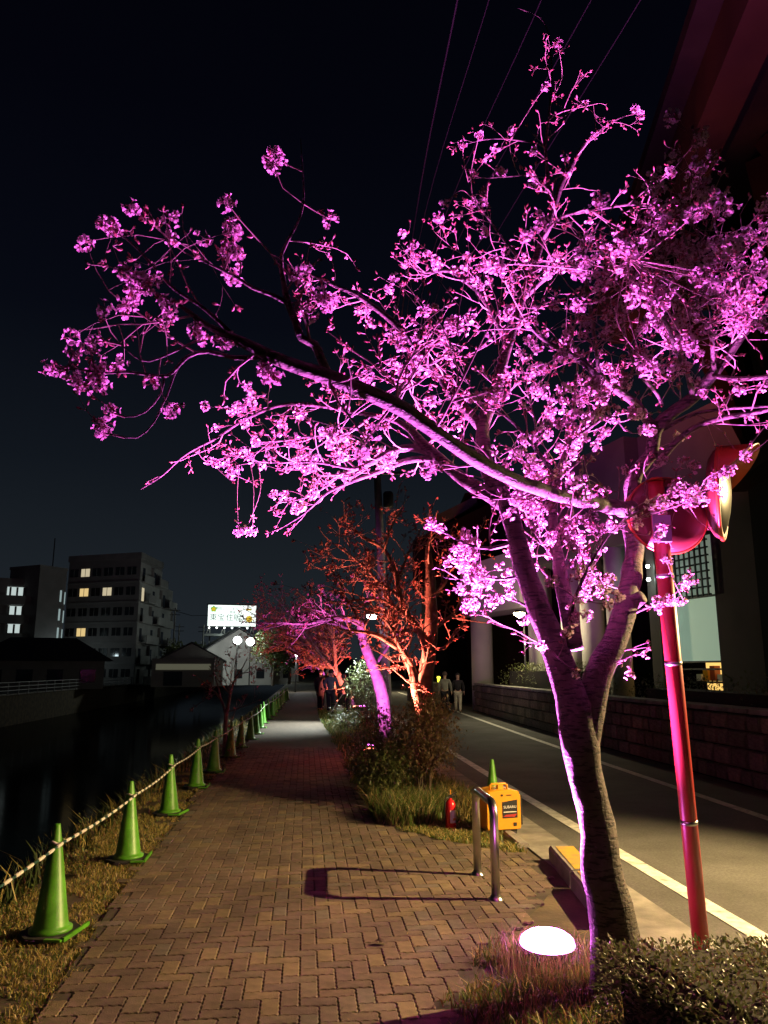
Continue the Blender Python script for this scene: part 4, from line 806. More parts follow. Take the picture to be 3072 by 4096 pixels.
# ------------------------------------------------------------------ shrubs on the planted strip
LT2 = [leaf_t(.055, .026, 0), leaf_t(.05, .022, 1), leaf_t(.06, .024, 0, .4), leaf_t(.045, .024, 2)]
def shrub(name, label, base, rx, ry, z0, z1, n_lf, seed, mats, n_stem=7, box=False, group=None, scale=1., limit=0):
    rnd = random.Random(seed); t = thing(name, label, 'shrub' if not box else 'hedge', base, 0, group); st = G(); pl = []
    for k in range(n_stem):
        a = rnd.uniform(0, 6.28); r_ = rnd.uniform(.02, .35); P = [Vector((rx * .25 * math.cos(a) * rnd.random(), ry * .25 * math.sin(a) * rnd.random(), 0))]
        e = Vector((rx * r_ * 2 * math.cos(a), ry * r_ * 2 * math.sin(a), z1 * rnd.uniform(.75, .95)))
        for i in range(1, 6): P.append(P[0].lerp(e, i / 5) + Vector((rnd.gauss(0, .02), rnd.gauss(0, .02), 0)))
        sg = G(); sg.tube(P, [.013, .012, .010, .008, .006, .003], 5); sg.obj('stem', M_twig, t)
    n_cl = max(12, n_lf // 28); cen = []
    for k in range(n_cl):
        while True:
            u = Vector((rnd.uniform(-1, 1), rnd.uniform(-1, 1), rnd.uniform(-1, 1)))
            if box or .45 < u.length < 1: break
        if box:
            ax = rnd.randrange(3); u[ax] = rnd.choice((-1, 1)) if ax < 2 else 1
        cen.append(Vector((u.x * rx, u.y * ry, (z0 + z1) / 2 + u.z * (z1 - z0) / 2)))
    for k in range(n_lf):
        c = rnd.choice(cen); s_ = .075 * scale if not box else .1; p = c + Vector((rnd.gauss(0, s_), rnd.gauss(0, s_), rnd.gauss(0, s_)))
        d = ((p - Vector((0, 0, (z0 + z1) / 2))).normalized() * .5 + Vector((rnd.gauss(0, 1), rnd.gauss(0, 1), rnd.gauss(.3, .8)))).normalized()
        pl.append((3 if rnd.random() < .25 else rnd.randrange(3), Matrix.Translation(p) @ d.to_track_quat('Y', 'Z').to_matrix().to_4x4() @ Matrix.Scale(rnd.uniform(.6, 1.2) * scale, 4), rnd.random()))
    scatter(t, 'leaf', 'leaves', LT2, pl, mats, limit)
    if box:
        g = G(); g.box((0, 0, (z0 + z1) / 2 - .03), (rx * 1.75, ry * 1.85, z1 - z0 - .08), taper=.93); g.obj('twig_core', bpy.data.materials['hedge_core'], t)
    return t
q = gnd(925, 1745); SM = [M_leaf3, M_leaf, M_leaf2, M_twig]; SM2 = [M_leaf2, M_leaf, M_leaf2, M_twig]
shrub('bushy_shrub', 'bare-legged bushy shrub with reddish top and pale upright stems on the strip', (q[0] - .02, q[1], 0), .37, .34, .46, 1.34, 5200, 61, [M_leaf3, M_leaf3, M_leaf3, M_twig], 9, limit=150, scale=1.2)
shrub('dark_shrub', 'low dark glossy shrub between the brick path and the bushy shrub', (1.08, 10.75, 0), .34, .85, .05, .80, 5200, 62, SM2, 6, limit=100, scale=1.25)
shrub('dark_shrub', 'rounded reddish shrub behind the low glossy shrub', (1.25, 13.0, 0), .55, .8, .05, 1.05, 3200, 63, SM, 6, scale=1.4)
q = gnd(793, 1560)
shrub('tall_hedge_block', 'tall narrow evergreen bush on the strip behind the magenta trunk', (at(795, 1500, 24.5)[0], at(795, 1500, 24.5)[1], 0), .5, .7, .1, 2.0, 2600, 64, SM2, 5, scale=2.)
shrub('small_bush', 'small green bush at the path edge in front of the people', (at(745, 1545, 22.5)[0], at(745, 1545, 22.5)[1], 0), .55, .5, .02, .55, 700, 65, [M_leaf, M_leaf, M_grass, M_twig], 4, scale=1.6)
# stone wall along the far side of the road with hedge behind its cap
wl = thing('stone_wall', 'long rough stone retaining wall with a flat cap along the far road edge', 'wall', (6.75, 20, 0))
def wx(y): return float(np.interp(y, [4, 8, 20, 32, 36], [6.55, 6.6, 6.75, 7.15, 7.35]))
rnd = random.Random(9); g = G(); V = []; ysl = np.linspace(6.4, 33, 20)
for y in ysl: V += [(wx(y) + .06, y, 0), (wx(y) + .06, y, 1.08), (wx(y) + .3, y, 1.08), (wx(y) + .3, y, 0)]
g.add(V, [(i * 4 + j, i * 4 + (j + 1) % 4, (i + 1) * 4 + (j + 1) % 4, (i + 1) * 4 + j) for i in range(19) for j in range(4)] + [(0, 1, 2, 3), (79, 78, 77, 76)]); child_world(g.obj('mortar_core', M_dconc, None), wl)
STN = []
for k in range(10):
    t_ = G(); V = []
    for x, s in ((0, 1.), (.05, .97), (.085, .82)):
        for a, b in ((-1, -1), (0, -1), (1, -1), (1, 0), (1, 1), (0, 1), (-1, 1), (-1, 0)): V.append((-x + rnd.gauss(0, .006), a * .5 * s * (1 + rnd.gauss(0, .04)), b * .5 * s * (1 + rnd.gauss(0, .04))))
    t_.add(V, [(i * 8 + j, i * 8 + (j + 1) % 8, (i + 1) * 8 + (j + 1) % 8, (i + 1) * 8 + j) for i in range(2) for j in range(8)] + [tuple(range(16, 24))], k % 3); STN.append(t_)
pl = []
z = .02; rows = [.24, .30, .26, .25]
for h in rows:
    y = 6.4 + rnd.uniform(0, .2)
    while y < 33:
        L = rnd.uniform(.25, .62); M = Matrix.Translation((wx(y + L / 2) + .07, y + L / 2, z + h / 2)) @ Matrix.Diagonal((1, L * .97, h * .95, 1)).to_4x4(); pl.append((rnd.randrange(10), Matrix.Translation(-wl.location) @ M, -y)); y += L
    z += h
scatter(wl, 'stone', 'stones', STN, pl, M_stone, 300)
for k in range(22):
    y = 6.4 + k * 1.21; g = G(); g.box((wx(y + .6) + .14, y + .6, 1.125), (.42, 1.18, .075), math.atan2(-(wx(y + 1.2) - wx(y)), 1.2)); child_world(bev(g.obj('cap_stone', M_conc, None), .01), wl)
shrub('long_hedge', 'dark clipped hedge growing behind the near end of the stone wall', (wx(11) + .85, 11.5, 0), .48, 5.0, .1, 1.42, 5200, 70, SM2, 3, box=True, scale=1.3)
shrub('long_hedge', 'clipped hedge lit yellow on top behind the far end of the stone wall', (wx(25) + .95, 24.6, 0), .5, 4.2, .1, 1.75, 4200, 71, [M_leaf, M_grass, M_leaf, M_twig], 3, box=True, scale=1.5)

# ------------------------------------------------------------------ neighbouring bare cherry trees
def px(lst, d, k=1.): return [(x, y, d * (1 + .0), r * k) for x, y, r in lst]
def px3(lst): return lst
D2 = 15.
def to3(lst, d0):
    return [(*at(x, y, d0 + dd), r) for x, y, dd, r in lst]
b0 = at(915, 1585, D2); b0[2] = 0
T2 = [('trunk', [(b0[0], b0[1], -.02, .20)] + to3([(916, 1530, 0, .17), (921, 1461, 0, .15), (930, 1344, .1, .13), (931, 1256, .2, .10), (926, 1190, .3, .06), (935, 1140, .3, .02)], D2), .8, 0)]
for lst, dn in (([(906, 1525, -.05, .10), (897, 1490, -.2, .09), (892, 1449, -.3, .08), (871, 1408, -.5, .065), (833, 1382, -.8, .05), (798, 1370, -1.1, .035), (740, 1360, -1.4, .015)], 3.2),
                ([(921, 1440, 0, .09), (918, 1391, -.2, .08), (900, 1355, -.4, .07), (880, 1326, -.5, .06), (862, 1285, -.6, .05), (851, 1227, -.7, .04), (830, 1188, -.8, .035), (786, 1162, -1., .03)], 2.6),
                ([(830, 1190, -.8, .03), (845, 1139, -.9, .018), (868, 1101, -1, .008)], 3.4), ([(862, 1245, -.65, .03), (885, 1190, -.7, .016), (909, 1145, -.8, .008)], 3.4),
                ([(862, 1290, -.6, .04), (840, 1275, -.8, .03), (815, 1256, -1, .025), (780, 1218, -1.2, .016), (716, 1171, -1.5, .008)], 3.6),
                ([(880, 1330, -.5, .045), (830, 1300, -.9, .03), (780, 1296, -1.3, .022), (720, 1300, -1.7, .012), (690, 1285, -2, .006)], 3.6),
                ([(931, 1300, .1, .05), (960, 1260, .1, .035), (975, 1220, .2, .02), (990, 1180, .2, .008)], 3.2), ([(930, 1360, .1, .05), (975, 1330, 0, .035), (1005, 1300, -.1, .02), (1020, 1270, -.2, .008)], 3.2),
                ([(893, 1440, -.3, .05), (860, 1390, -1, .035), (830, 1340, -1.6, .02), (770, 1310, -2.2, .008)], 3.4), ([(926, 1400, .05, .04), (960, 1400, .4, .03), (985, 1360, .8, .015)], 2.5)):
    T2.append(('limb', to3(lst, D2), dn, 0))
tr2 = thing('bare_cherry_tree', 'bare budding cherry tree lit orange red behind the bushy shrub', 'tree', (b0[0], b0[1], 0), 0, 'bare cherry trees on the strip')
build_tree(tr2, [(a, b, c * 1.5, d) for a, b, c, d in T2], 21, twl=(.4, 1.1), n_tw=4, far=2.6, flower=False, world=True, bark=M_bark2, sub=2.6)
fq = (b0[0] - 1.05, b0[1] - .25)
floodlight('floodlight', 'orange red floodlight on the ground under the bare cherry tree', (fq[0], fq[1], .2), .1, -.45, C_RED, P_RED, 12, (b0[0] - .3, b0[1] - .2, 3.2), 98, 'colour floodlights under the trees')
D3 = 17.5
b3 = at(838, 1595, D3); b3[2] = 0
T3 = [('trunk', [(b3[0], b3[1], -.02, .17)] + to3([(832, 1555, 0, .15), (821, 1490, 0, .14), (810, 1446, 0, .13), (792, 1402, 0, .115), (783, 1367, 0, .10), (780, 1338, 0, .085)], D3), 0, 0)]
for lst, dn in (([(781, 1345, 0, .08), (745, 1335, -.2, .06), (704, 1338, -.4, .05), (663, 1347, -.6, .04), (599, 1347, -.9, .025), (552, 1344, -1.1, .010)], 3.2), ([(785, 1370, 0, .06), (740, 1350, .4, .04), (690, 1340, .8, .025), (640, 1330, 1.2, .01)], 3.6), ([(782, 1350, 0, .05), (760, 1310, .3, .03), (730, 1290, .6, .012)], 3.6), ([(806, 1440, 0, .05), (835, 1400, .4, .035), (860, 1370, .8, .015)], 2.)):
    T3.append(('limb', to3(lst, D3), dn, 0))
tr3 = thing('bare_cherry_tree', 'leaning bare cherry tree with a smooth trunk lit magenta beside the utility pole', 'tree', (b3[0], b3[1], 0), 0, 'bare cherry trees on the strip')
build_tree(tr3, T3, 22, twl=(.4, 1.0), n_tw=4, far=2.8, flower=False, world=True, bark=M_bark2)
fq = at(800, 1560, D3 - 2.2)
floodlight('floodlight', 'magenta floodlight on the ground under the leaning bare tree', (fq[0], fq[1], .2), -.1, -.45, C_MAG, P_MAG3, 12, (b3[0] - .3, b3[1], 3.), 110, 'colour floodlights under the trees')
def wild_tree(label, x, y, h, seed, lean=(-.5, -.2), dens=2.2, group='bare cherry trees on the strip', spread=1., far=4., bark=M_bark2, name='bare_cherry_tree', z0=0., tr=.16):
    rnd = random.Random(seed); fk = Vector((x + lean[0] * .4, y + lean[1] * .4, z0 + h * .33)); L = [('trunk', [(x, y, z0 - .02, tr * 1.2), (x + lean[0] * .15, y, z0 + h * .15, tr), (*fk, tr * .85)], 0, 0)]
    for k in range(7):
        a = k * 2.4 + rnd.uniform(-.4, .4); r_ = h * .5 * rnd.uniform(.6, 1.1) * spread; up_ = rnd.uniform(.25, .65) * h
        e = fk + Vector((math.cos(a) * r_ + lean[0], math.sin(a) * r_ + lean[1], up_)); m_ = fk.lerp(e, .5) + Vector((0, 0, h * .08 * rnd.uniform(-.3, 1)))
        L.append(('limb', [(*(fk - Vector((0, 0, .15))), tr * .5), (*m_, tr * .28), (*e, tr * .08)], dens, 0))
    t = thing(name, label, 'tree', (x, y, z0), 0, group); build_tree(t, L, seed, twl=(.5, 1.3), n_tw=3, far=far, flower=False, world=True, bark=bark); return t
wild_tree('spreading bare cherry tree glowing red over the people on the path', 2.0, 33.5, 5.0, 31, (-1.8, -.6), 4.)
wild_tree('distant bare cherry tree glowing red beyond the group of people', 1.9, 40, 5.2, 32, (-1.9, -.3), 3.4)
wild_tree('bare cherry tree in dull purple light furthest along the path', 1.7, 48, 5.4, 33, (-1.6, 0), 2.6)
def fl(x, y, c, p, tx, lab): floodlight('floodlight', lab, (x, y, .2), .1, -.3, c, p, 14, tx, 130, 'colour floodlights under the trees')
fl(2.1, 32.4, C_RED, 1500, (1.2, 33.3, 3.4), 'small glaring red floodlight on the grass beside the people'); fl(1.7, 38.6, C_RED, 1500, (1.2, 40, 3.4), 'far red floodlight below the distant red tree'); fl(1.5, 46.4, C_MAG, 1000, (1.0, 48, 3.5), 'far purple floodlight at the end of the path')
fl(2.35, 32.6, C_MAG, 70, (2.05, 33.5, 1.4), 'purple floodlight against the trunk behind the people')
# small leafless tree down on the riverbank behind the cones
q = at(487, 1585, 15.5); 
T5 = [('trunk', [(q[0], q[1], -.9, .05)] + to3([(488, 1560, 0, .045), (492, 1530, 0, .04), (497, 1500, 0, .03), (510, 1465, 0, .02), (525, 1440, 0, .010), (540, 1410, 0, .004)], 15.5), 2.5, 0)]
for lst in ([(488, 1540, 0, .03), (478, 1512, .1, .024), (455, 1488, .2, .016), (435, 1470, .2, .006)], [(478, 1512, .1, .02), (470, 1480, .2, .014), (462, 1450, .3, .005)], [(497, 1500, 0, .016), (480, 1480, -.2, .010), (465, 1460, -.4, .004)], [(507, 1470, 0, .014), (530, 1450, .1, .009), (555, 1430, .2, .003)], [(510, 1465, 0, .014), (508, 1430, .1, .009), (515, 1390, .2, .003)]): T5.append(('limb', to3(lst, 15.5), 3.5, 0))
bt = thing('leafless_sapling', 'thin leafless sapling growing on the riverbank behind the cones', 'tree', (q[0], q[1], -.9)); build_tree(bt, T5, 41, twl=(.25, .7), n_tw=3, far=2.2, flower=False, world=True, bark=M_bark2)

# ------------------------------------------------------------------ utility pole with lamp and wires
q = at(838, 1575, 26.5); up_ = thing('utility_pole', 'tall concrete utility pole with crossarms and a lit lamp rising behind the red tree', 'utility pole', (q[0], q[1], 0))
tp = Vector(at(813, 985, 27.2)); bb = Vector((q[0], q[1], 0))
g = G(); g.tube([bb, bb.lerp(tp, .5), tp], [.17, .15, .12], 14); child_world(g.obj('post', M_pole, None, smooth=True), up_)
for f_, L in ((.985, 1.0), (.93, .9)):
    c = bb.lerp(tp, f_); g = G(); g.bar(c + Vector((-.25, -.14, 0)), c + Vector((L, -.14, .02)), .09); child_world(g.obj('crossarm', M_dmetal, None), up_)
c = bb.lerp(tp, .80); g = G(); g.lathe([(.16, 0), (.18, .04), (.18, .5), (.14, .56)], 14, (c.x + .33, c.y - .1, c.z)); child_world(g.obj('transformer', M_dmetal, None, smooth=True), up_)
g = G(); g.bar(bb.lerp(tp, .35), bb.lerp(tp, .45) + Vector((-.55, -.3, .2)), .05); child_world(g.obj('stay_arm', M_dmetal, None), up_)
lp = Vector(at(804, 1330, 25.6)); g = G(); g.tube([bb.lerp(tp, .40), (bb.lerp(tp, .40) + lp) / 2 + Vector((0, 0, .15)), lp + Vector((0, 0, .08))], .025, 8); child_world(g.obj('lamp_arm', M_dmetal, None), up_)
g = G(); g.box(lp + Vector((0, 0, .05)), (.42, .22, .08), 0, taper=.8); child_world(g.obj('lamp_head', M_dmetal, None), up_)
g = G(); g.lathe([(.06, -.12), (.15, -.08), (.19, 0), (.16, .02)], 16, lp); child_world(g.obj('lamp_glass', emat('cool_lamp', (.9, 1, .95), 55), None, smooth=True), up_)
lamp('lamp_light', 'SPOT', lp - Vector((0, .0, .26)), P_POLE, C_COOL, up_, (-.3, 24.5, 0), .1, 82, 1.)
for k, (a, b) in enumerate([((900, 455, 12), (1000, -60, 7.5)), ((905, 520, 12), (1080, -80, 7.4)), ((930, 560, 12), (1200, -70, 7.2)), ((960, 590, 12), (1310, -60, 7.)), ((1000, 640, 12), (1420, -60, 6.8))]):
    A = tp + Vector((.15 + .2 * k, -.14, -.1)); B = Vector(at(*a)); C_ = Vector(at(*b)); W, rr = spline([A, A.lerp(B, .5) - Vector((0, 0, .12)), B, C_, C_ + (C_ - B)], [.011] * 5, .6)
    g = G(); g.tube(W, .005 if k else .010, 5, 0, cap=False); child_world(g.obj('wire', M_wire, None), up_)

# ------------------------------------------------------------------ hall on the right
hall = thing('hall_building', 'large dark hall with round columns, lit shop window and braced overhanging roof', 'building', (10, 24, 0))
def hp(g, nm, m, smooth=False, par=None): return child_world(g.obj(nm, m, None, smooth=smooth), hall) if par is None else child_world(g.obj(nm, m, None, smooth=smooth), hall)
A0 = Vector((8.1, 34.5, 0)); A1 = Vector((12.2, 13.5, 0)); fd = (A1 - A0).normalized(); fnv = Vector((fd.y, -fd.x, 0))
if fnv.x > 0: fnv = -fnv                                   # outward normal, towards the road
frz = math.atan2(fd.y, fd.x)
def fpt(s, o, z): return A0 + fd * s + fnv * o + Vector((0, 0, z))
def fbox(s0, s1, o0, o1, z0, z1):
    g = G(); V = [fpt(s, o, z) for z in (z0, z1) for s, o in ((s0, o0), (s1, o0), (s1, o1), (s0, o1))]; g.add(V, [(3, 2, 1, 0), (4, 5, 6, 7), (0, 1, 5, 4), (1, 2, 6, 5), (2, 3, 7, 6), (3, 0, 4, 7)]); return g
def s_at(x, o=0.):                                          # facade coordinate under a photo column
    r_ = ray(x, 1440); p0 = fpt(0, o, 0); d2 = Vector((r_[0], r_[1])); M_ = Matrix(((fd.x, -d2.x), (fd.y, -d2.y))); b_ = Vector((-p0.x, -p0.y)); return (M_.inverted() @ b_)[0]
sw0, sw1 = s_at(1432), s_at(1558)
M_pale = mat('pale_column', (.48, .45, .41), (.40, .38, .35), .8, scale=.8, bump=.15, bscale=20)
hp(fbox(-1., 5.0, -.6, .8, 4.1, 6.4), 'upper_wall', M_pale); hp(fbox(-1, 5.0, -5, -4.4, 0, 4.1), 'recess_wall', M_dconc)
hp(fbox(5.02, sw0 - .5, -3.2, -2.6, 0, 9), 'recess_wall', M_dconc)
hp(fbox(sw0 - .48, sw0, -.4, 0, 0, 9), 'wall', M_wallp); hp(fbox(sw1, 60, -.4, 0, 0, 9), 'wall', M_wallp); hp(fbox(sw0 + .003, sw1 - .003, -.4, -.01, 5.6, 9), 'wall', M_wallp)
for xpx, rr in ((1042, .48), (1168, .42), (1242, .42), (1285, .40), (1342, .36)):
    s = s_at(xpx, .2); p = fpt(s, .2, 0); g = G(); g.lathe([(rr, 0), (rr, 4.1 if xpx < 1100 else 5.6)], 28, p); hp(g, 'column', M_pale, True)
hp(fbox(5.02, sw0 - .5, -2.6, .5, 5.6, 9), 'upper_wall', M_wallp)
hp(fbox(1.4, 2.5, -4.38, -4.3, 0, 2.3), 'doorway', M_glassd)
hp(fbox(-12, 5, -12, -.62, 6.41, 9.5), 'rear_block', M_dconc)
# lit shop window with blind, shelves and lattice
hp(fbox(sw0 + .02, sw1 - .02, -1.6, -1.5, .9, 3.4), 'shop_back', mat('shop_inside', (.5, .4, .2), emit=(1, .62, .16), estr=1.1))
hp(fbox(sw0 + .02, sw1 - .02, -1.49, -.5, .9, .98), 'counter', mat('counter', (.5, .35, .12), rough=.5)); hp(fbox(sw0 + .02, sw1 - .02, -1.2, -.9, 1.35, 1.40), 'shelf', M_dmetal)
for k in range(7):
    s = sw0 + .25 + k * (sw1 - sw0 - .4) / 7; hp(fbox(s, s + .2, -1.15, -.95, 1.41, 1.60 + .12 * (k % 3)), 'goods', [M_white, M_yplast, M_orange, M_white][k % 4])
hp(fbox(sw0 + .02, sw1 - .02, -.45, -.42, 1.95, 3.75), 'blind', mat('blind', (.5, .6, .5), emit=(.44, .64, .47), estr=.40))
hp(fbox(sw0 + .02, sw1 - .02, -.75, -.7, 3.75, 5.55), 'upper_pane', mat('upper_pane', (.3, .35, .3), emit=(.45, .6, .48), estr=.22))
for s in (sw0 + .003, sw1 - .06): hp(fbox(s, s + .055, -.35, -.2, .9, 5.55), 'window_frame', M_dmetal)
for z in (1.72, 1.92, 3.72): hp(fbox(sw0 + .06, sw1 - .06, -.35, -.25, z, z + .05), 'window_rail', M_dmetal)
for k in range(11): s = sw0 + .1 + k * (sw1 - sw0 - .2) / 10; hp(fbox(s - .022, s + .022, .1, .14, 3.7, 5.5), 'lattice_bar', M_dmetal)
for k in range(9): z = 3.72 + k * .215; hp(fbox(sw0 + .05, sw1 - .05, .06, .097, z, z + .045), 'lattice_bar', M_dmetal)
for z in (4.35, 4.75): g = G(); g.lathe([(.04, 0), (.06, .04), (.04, .09)], 10, fpt(sw0 - .05, .25, z)); hp(g, 'spot_lamp', emat('spot_glow', (.8, 1, .9), 30))
lamp('window_glow', 'POINT', fpt(sw0 + .05, .5, 4.4), 14, (.7, 1, .85), hall, None, .1)
# overhanging roof: edge beam and V braces
ud = Vector((math.sin(R(12.5)), math.cos(R(12.5)), 0)); pr_ = Vector((ud.y, -ud.x, 0))
Bp = ray(1545, 225); k = (10.5 - H) / Bp[2]; B0 = Vector(CAM + Bp * k)
def roofbox(o0, o1, z0, z1, s0=-14, s1=9.):
    g = G(); V = [B0 + ud * s + pr_ * o + Vector((0, 0, z - B0.z)) for z in (z0, z1) for s, o in ((s0, o0), (s1, o0), (s1, o1), (s0, o1))]; g.add(V, [(3, 2, 1, 0), (4, 5, 6, 7), (0, 1, 5, 4), (1, 2, 6, 5), (2, 3, 7, 6), (3, 0, 4, 7)]); return g
hp(roofbox(-.55, 7, 11.25, 11.5), 'roof_slab', M_dconc); hp(roofbox(-.18, .40, 10.4, 11.2), 'edge_beam', M_brown); hp(roofbox(2.4, 3.0, 6.2, 6.9), 'lower_beam', M_brown)
for i in range(6):
    s = -9 + i * 3.2
    for ds in (-1.3, 1.3): g = G(); g.bar(B0 + ud * (s + ds) + pr_ * 1.6 + Vector((0, 0, 11.2 - B0.z)), B0 + ud * s + pr_ * 2.7 + Vector((0, 0, 6.8 - B0.z)), .4, .5); hp(g, 'brace', M_brown)
hp(roofbox(3.05, 3.4, 0, 11.2), 'wall', M_dconc)
# far wing with pitched eave behind the red tree
g = G(); a, b, c = Vector(at(932, 1132, 42)), Vector(at(1003, 1090, 42)), Vector(at(1003, 1450, 42))
e = Vector((9, 3, 0)); V = [Vector((a.x, a.y, 0)), a, b + Vector((0, 0, 0)), Vector((b.x, b.y, 0))]; V2 = [v + Vector((1.5, 14, 0)) for v in V]
g.add(V + V2, [(0, 1, 2, 3), (7, 6, 5, 4), (0, 4, 5, 1), (1, 5, 6, 2), (2, 6, 7, 3)]); hp(g, 'far_wing', M_dconc)
g = G(); g.bar(a + Vector((-.5, -.4, -.25)), b + Vector((.6, -.4, .12)), .35, .5); hp(g, 'eave', M_roof)
g = G(); V = [Vector((b.x, b.y - .2, 0)), b + Vector((0, -.2, .6)), b + Vector((7, -3, .8)), Vector((b.x + 7, b.y - 3.2, 0))]; V2 = [v + Vector((1.5, 14, 0)) for v in V]
g.add(V + V2, [(0, 1, 2, 3), (7, 6, 5, 4), (0, 4, 5, 1), (1, 5, 6, 2), (2, 6, 7, 3)]); hp(g, 'far_wing', M_brown)
# lamp posts by the hall
q = at(1136, 1470, 27); streetlamp('slim lamp post with a bright head in front of the round columns', (q[0], q[1], 0), 3.65, tuple(np.array(at(1122, 1338, 26.6))[:2] - q[:2]), (1, .86, .5), P_POST, None, 0, 45, 'lamp posts by the hall', hs=.32, pr=.045)
q = at(960, 1470, 46); streetlamp('smaller lamp post glowing beyond the two walkers', (q[0], q[1], 0), 4.2, (-.3, 0), (1, .85, .55), 260, None, 0, 40, 'lamp posts by the hall', hs=.3)
q = at(876, 1500, 58); streetlamp('far low lamp lighting the road beyond the trees', (q[0], q[1], 0), 3.0, (-.2, 0), (1, .82, .45), 500, None, 0, 30, 'lamp posts by the hall', hs=.25)
# gate pillars with lit tops near the walkers
for x, d_, lab in ((948, 35, 'low stone pillar with a bright lit top beside the walkers'), (892, 44, 'low stone pillar with a dimly lit top further up the road')):
    q = at(x, 1500, d_); t = thing('gate_pillar', lab, 'pillar', (q[0], q[1], 0), 0, 'gate pillars'); g = G(); g.box((0, 0, .55), (.6, .6, 1.1)); bev(g.obj('shaft', M_stone[0], t), .02); g = G(); g.box((0, 0, 1.13), (.7, .7, .06)); bev(g.obj('cap', M_conc, t), .01)
    lamp('pillar_light', 'POINT', (q[0], q[1], 1.9), 9, (1, .85, .35), t, None, .05); g = G(); g.lathe([(.05, 1.16), (.06, 1.3), (.09, 1.38), (.05, 1.42)], 10); g.obj('lamp', emat('pillar_lamp', (.8, .8, .05), 3.), t)

# ------------------------------------------------------------------ far bank of the river
BX = -24.6; FZ = -.4
M_rail = mat('rail_paint', (.32, .32, .31), rough=.6)
rl = thing('river_railing', 'white tubular railing along the far riverbank road', 'railing', (BX + .3, 80, FZ), 0)
for k in range(46):
    y = 46 + k * 2.4; g = G(); g.bar((BX + .3, y, FZ), (BX + .3, y, FZ + 1.05), .07); child_world(g.obj('post', M_rail, None), rl)
for z in (.4, .72, 1.05): g = G(); g.bar((BX + .3, 46, FZ + z), (BX + .3, 157, FZ + z), .06); child_world(g.obj('rail', M_rail, None), rl)
wk = G(); wk.box((BX + .12, 100, FZ + .06), (.3, 110, .12)); wk.obj('embankment_kerb', M_conc, kind='structure')
G().add([(-31, 20, FZ + .006), (BX - .3, 20, FZ + .006), (BX - .3, 200, FZ + .006), (-31, 200, FZ + .006)], [(0, 1, 2, 3)]).obj('far_road', M_asph, kind='structure')
W_warm = emat('warm_window', (1, .72, .30), .75); W_pale = emat('pale_window', (1, .86, .56), .55); W_cool = emat('cool_corridor', (.80, .95, .92), .62); W_cool2 = emat('stair_light', (.72, .95, .95), .35)
M_slab = mat('balcony_slab', (.22, .21, .195), (.16, .155, .145), .85, scale=.5)
def bld(label, loc, rz=0., group='buildings across the river'): return thing('apartment_building', label, 'building', loc, rz, group)
def X(x, d): return at(x, 1440, d)
DB = 112.
# block C: seven storeys, dark tiled front, stepped pale balconies on its river side
c0 = X(132, DB); c1 = X(290, DB - 4); c2 = X(364, DB + 14); fh = 2.9; NF = 6
def face(a, b): d = Vector((b[0] - a[0], b[1] - a[1], 0)); L = d.length; d.normalize(); n_ = Vector((d.y, -d.x, 0)); return Vector((a[0], a[1], FZ)), d, n_, L
def pbox(fr, s0, s1, o0, o1, z0, z1):
    a, d, n_, L = fr; g = G(); V = [a + d * s + n_ * o + Vector((0, 0, z)) for z in (z0, z1) for s, o in ((s0, o0), (s1, o0), (s1, o1), (s0, o1))]
    g.add(V, [(3, 2, 1, 0), (4, 5, 6, 7), (0, 1, 5, 4), (1, 2, 6, 5), (2, 3, 7, 6), (3, 0, 4, 7)]); return g
bc = bld('six storey apartment block with dark front, scattered yellow windows and pale stepped balconies', (c1[0], c1[1], FZ))
f1 = face(c0, c1); f2 = face(c1, c2); HT = NF * fh + .4
def bp_(fr, par, nm, m, *a, sub=None): return child_world(pbox(fr, *a).obj(nm, m, None), par)
def prism(pts, z0, z1):
    g = G(); n_ = len(pts); g.add([(p[0], p[1], FZ + z) for z in (z0, z1) for p in pts], [tuple(reversed(range(n_))), tuple(range(n_, 2 * n_))] + [(i, (i + 1) % n_, n_ + (i + 1) % n_, n_ + i) for i in range(n_)]); return g
cm = [c1[i] + (c2[i] - c1[i]) * .62 for i in range(2)]; bk = [c0[0] + 2.5, c0[1] + 22]
child_world(prism([c0, c1, cm, bk], 0, HT).obj('wall', M_tower, None), bc); child_world(prism([(cm[0] + .01, cm[1] + .01), c2, (bk[0] + .05, bk[1] + .5)], 0, HT - fh).obj('wall', M_tower, None), bc)
bp_(f2, bc, 'side_wall', M_tower2, .05, f2[3] * .62, .01, .05, 0, HT - .5); bp_(f2, bc, 'side_wall', M_tower2, f2[3] * .62 + .02, f2[3], .01, .05, 0, HT - fh)
child_world(prism([(c0[0] - .2, c0[1]), (c1[0] + .1, c1[1] - .2), (cm[0] + .2, cm[1]), bk], HT + .01, HT + .9).obj('parapet', M_slab, None), bc)
for k in range(1, NF): bp_(f1, bc, 'floor_band', M_slab, 0, f1[3], .003, .12, k * fh - .12, k * fh + .12)
rnd = random.Random(4); lit1 = {(5, 1): W_pale, (4, 1): W_warm, (4, 3): W_pale, (2, 1): W_warm, (1, 1): W_pale}
for k in range(NF):
    for j in range(6):
        s = f1[3] * (j + .5) / 6.2; m_ = lit1.get((k, j), M_glassd); z = k * fh + 1.0
        w_ = child_world(pbox(f1, s - .75, s + .75, .004, .04, z, z + 1.15).obj('window', m_, None), bc)
        fr_ = child_world(pbox(f1, s - .035, s + .035, .045, .075, z, z + 1.15).obj('window_frame', M_slab, None), bc)
